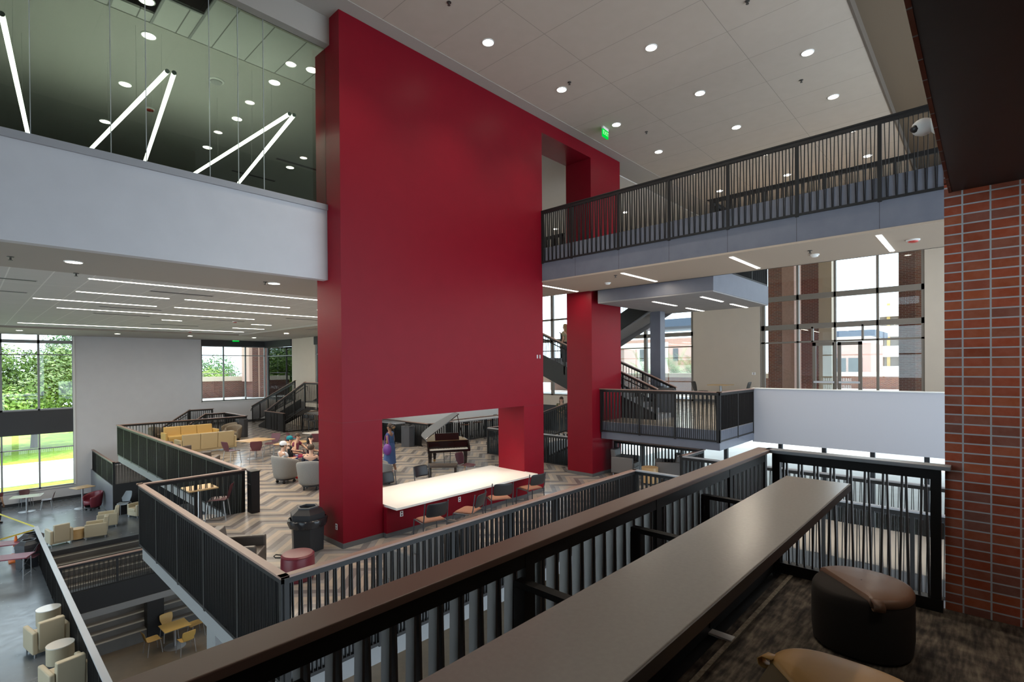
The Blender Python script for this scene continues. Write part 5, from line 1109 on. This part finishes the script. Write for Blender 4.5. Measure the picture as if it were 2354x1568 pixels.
# entrance side on the right: brick piers, far building, parking deck, palms
M_brk = m_brick('brown red brick', 'y', .22, .075, .012, (.20, .070, .045), (.15, .075, .06), (.30, .26, .23)); M_brkx = m_brick('brown red brick face', 'x', .22, .075, .012, (.20, .070, .045), (.15, .075, .06), (.30, .26, .23))
S('floor_entrance', M_pave, (XE+.3, 60, -14, 30, CARPET-.3, CARPET-.05))
def pier(X, xa, xb, ya, dep, z1, name, m, side=None):
    a = Wx(xa, 800, X); b = Wx(xb, 800, X); S(name, m, (X, X+dep, b.y, a.y, CARPET-.05, z1))
pier(26.6, 1766, 1797, 0, 1.4, 7, 'wall_entrance_pier', M_brk); pier(26.62, 1797, 1826, 0, 1.2, 7, 'wall_entrance_pier_lit', mat('lit face brick', (.42, .26, .21), .85, noise=.08, nscale=12)); pier(29.5, 1838, 1882, 0, 1.6, 7, 'wall_entrance_pier_far', M_by); pier(29.52, 1882, 1912, 0, 1.0, 7, 'wall_entrance_panel', mat('tan stone panel', (.40, .33, .25), .8)); pier(27, 2066, 2104, 0, 1.5, 7, 'wall_entrance_pier_near', M_by); pier(27.02, 2104, 2130, 0, 1.3, 7, 'wall_entrance_pier_side', M_brk)  # the first pier's lit face is put into a paler brick colour
S('ceiling_entrance', M_cream, (XE+.3, 29, -14, 9.5, 6.2, 6.4))
S('wall_entrance_parapet', M_brk, (44, 44.4, -14, 40, CARPET, -.9)); S('trim_entrance_cap', M_stone, (43.9, 44.5, -14, 40, -.9, -.6))
p1 = Wx(2018, 800, 75); p2 = Wx(2075, 800, 75)
b = thing('parking_deck', 'pale parking deck with white bands far behind the glass doors', 'building', (75, p2.y-4, CARPET)); w = p1.y-p2.y+4
M_deck = mat('pale concrete bands', (.72, .66, .60), .8)
for i in range(4): MB().box(0, 14, 0, w, .2+i*2.4, 1.5+i*2.4).build('deck_band', M_deck, b)
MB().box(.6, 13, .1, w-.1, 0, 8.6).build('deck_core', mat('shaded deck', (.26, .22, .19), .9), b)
for i in range(5): MB().box(.2, .6, w*(i+.5)/5.5, w*(i+.5)/5.5+.3, 0, 9).build('deck_pier', mat('yellow brick pier', (.52, .36, .12), .8), b)
p1 = Wx(1908, 800, 62); p2 = Wx(2002, 800, 62)
b = thing('brick_building', 'low red brick building behind the glass doors', 'building', (62, p2.y, CARPET)); w = p1.y-p2.y
MB().box(0, 8, 0, w, 0, 3.9).build('wall', mat('sunlit brick', (.46, .27, .22), .85, noise=.08, nscale=5), b); MB().box(-.4, 8.4, -.4, w+.4, 4.6, 5.2).build('roof', mat('dark roof edge', (.05, .07, .11), .5), b); MB().box(-.1, 8, 0, w, 3.9, 4.6).build('white_band', M_deck, b)
for i in range(2): MB().box(-.05, .1, w*(.2+.4*i), w*(.2+.4*i)+1.2, .6, 2.4).build('window', M_dark, b)
p1 = Wx(1432, 800, 58); p2 = Wx(1600, 800, 58)
b = thing('brick_building', 'red brick building behind the palms left of the warm wall', 'building', (58, p2.y-1, CARPET)); w = p1.y-p2.y+8
MB().box(0, 8, 0, w, 0, 5.0).build('wall', mat('sunlit brick', (.46, .27, .22), .85, noise=.08, nscale=5), b); MB().box(-.5, 8.4, -.4, w*.55, 6.4, 7.3).build('roof', mat('dark roof edge', (.05, .07, .11), .5), b); MB().box(-.06, 8, w*.25, w*.62, 0.0, 4.6).build('white_band', M_deck, b)
for i in range(3): MB().box(-.12, .1, w*(.18+.25*i), w*(.18+.25*i)+.6, 2.3, 3.8).build('window', M_dark, b)
S('wall_planter', M_brk, (30, 30.4, 8, 24, CARPET, -.75)); S('trim_planter_cap', M_stone, (29.9, 30.5, 8, 24, -.75, -.5)); S('wall_outside_brick', mat('pale sunlit brick', (.50, .33, .27), .85, noise=.06, nscale=6), (33, 35, 19.5, 23, CARPET, 1.2))
M_palm = mat('palm frond green', (.22, .34, .12), .6)
def palm(label, y, x, seed, h=.9):
    rnd = random.Random(seed); t = thing('palm', label, 'palm', (x, y, CARPET)); MB().cyl(.16, 0, h, 10, r2=.13).build('trunk', M_bark, t)
    b = MB()
    for i in range(20):
        a = 2*PI*i/20+rnd.uniform(-.2, .2); el = rnd.uniform(.5, 1.35); L = rnd.uniform(1.7, 2.5); pts = []
        for k in range(7):
            f = k/6; r = L*f*math.cos(el)+.25*f*f; z = h+L*f*math.sin(el)-.9*f*f*math.cos(el); pts.append(Vector((math.cos(a)*r, math.sin(a)*r, z)))
        for k in range(6):
            d = (pts[k+1]-pts[k]); sd = d.cross(Vector((0, 0, 1))); sd = sd.normalized() if sd.length > .01 else Vector((1, 0, 0))
            for s in (-1, 1):
                for m_ in range(3):
                    p0 = pts[k]+d*(m_/3); p1 = p0+sd*s*.42*(1-.1*k)+d*.8; q = len(b.v); b.v += [tuple(p0), tuple(p0+d*.14), tuple(p1)]; b.f.append((q, q+1, q+2))
    b.build('fronds', M_palm, t)
for px_, X, s in ((1484, 31.5, 'left palm'), (1552, 31.8, 'middle palm'), (1592, 31.4, 'right palm by the warm wall')):
    p = Wx(px_, 840, X); palm('young palm outside the window beside the steel column, '+s, p.y, X, int(px_), 1.0)
# storefront far below on the right: bright paving outside
S('ground_lower_right', M_road, (XE+.4, 70, -30, 30, GND-.2, GND))
# ------------------------------------------------------------------ daylight
wd = bpy.data.worlds.new('sky'); SC.world = wd; wd.use_nodes = True; nt = wd.node_tree
bg = nt.nodes['Background']; bg.inputs['Color'].default_value = (.72, .87, 1.0, 1); bg.inputs['Strength'].default_value = 3.9
sd = bpy.data.lights.new('sun', 'SUN'); sd.energy = 7; sd.angle = .03; sd.color = (1, .96, .88); so = bpy.data.objects.new('sun', sd); COL.objects.link(so)
so.rotation_euler = Vector((-.15, -.42, -1)).to_track_quat('-Z', 'Y').to_euler()

# added, unseen downlights: low soffit ones brighten the poufs, slab ones the ground floor
downlight(2.75, -.45, 1.24, 'added downlight in the low dark soffit above the poufs', 'added downlights in the low soffit', 2.2)
downlight(4.2, -.9, 1.24, 'added downlight in the low dark soffit near the brick wall', 'added downlights in the low soffit', 3.0)
for x, y in ((6.5, 15.5), (6.5, 19), (6.5, 11), (9.5, 17), (4.2, 8.5)): downlight(x, y, MID-.581, 'added downlight under the middle floor slab', 'downlights under the middle floor', 34, spread=150)
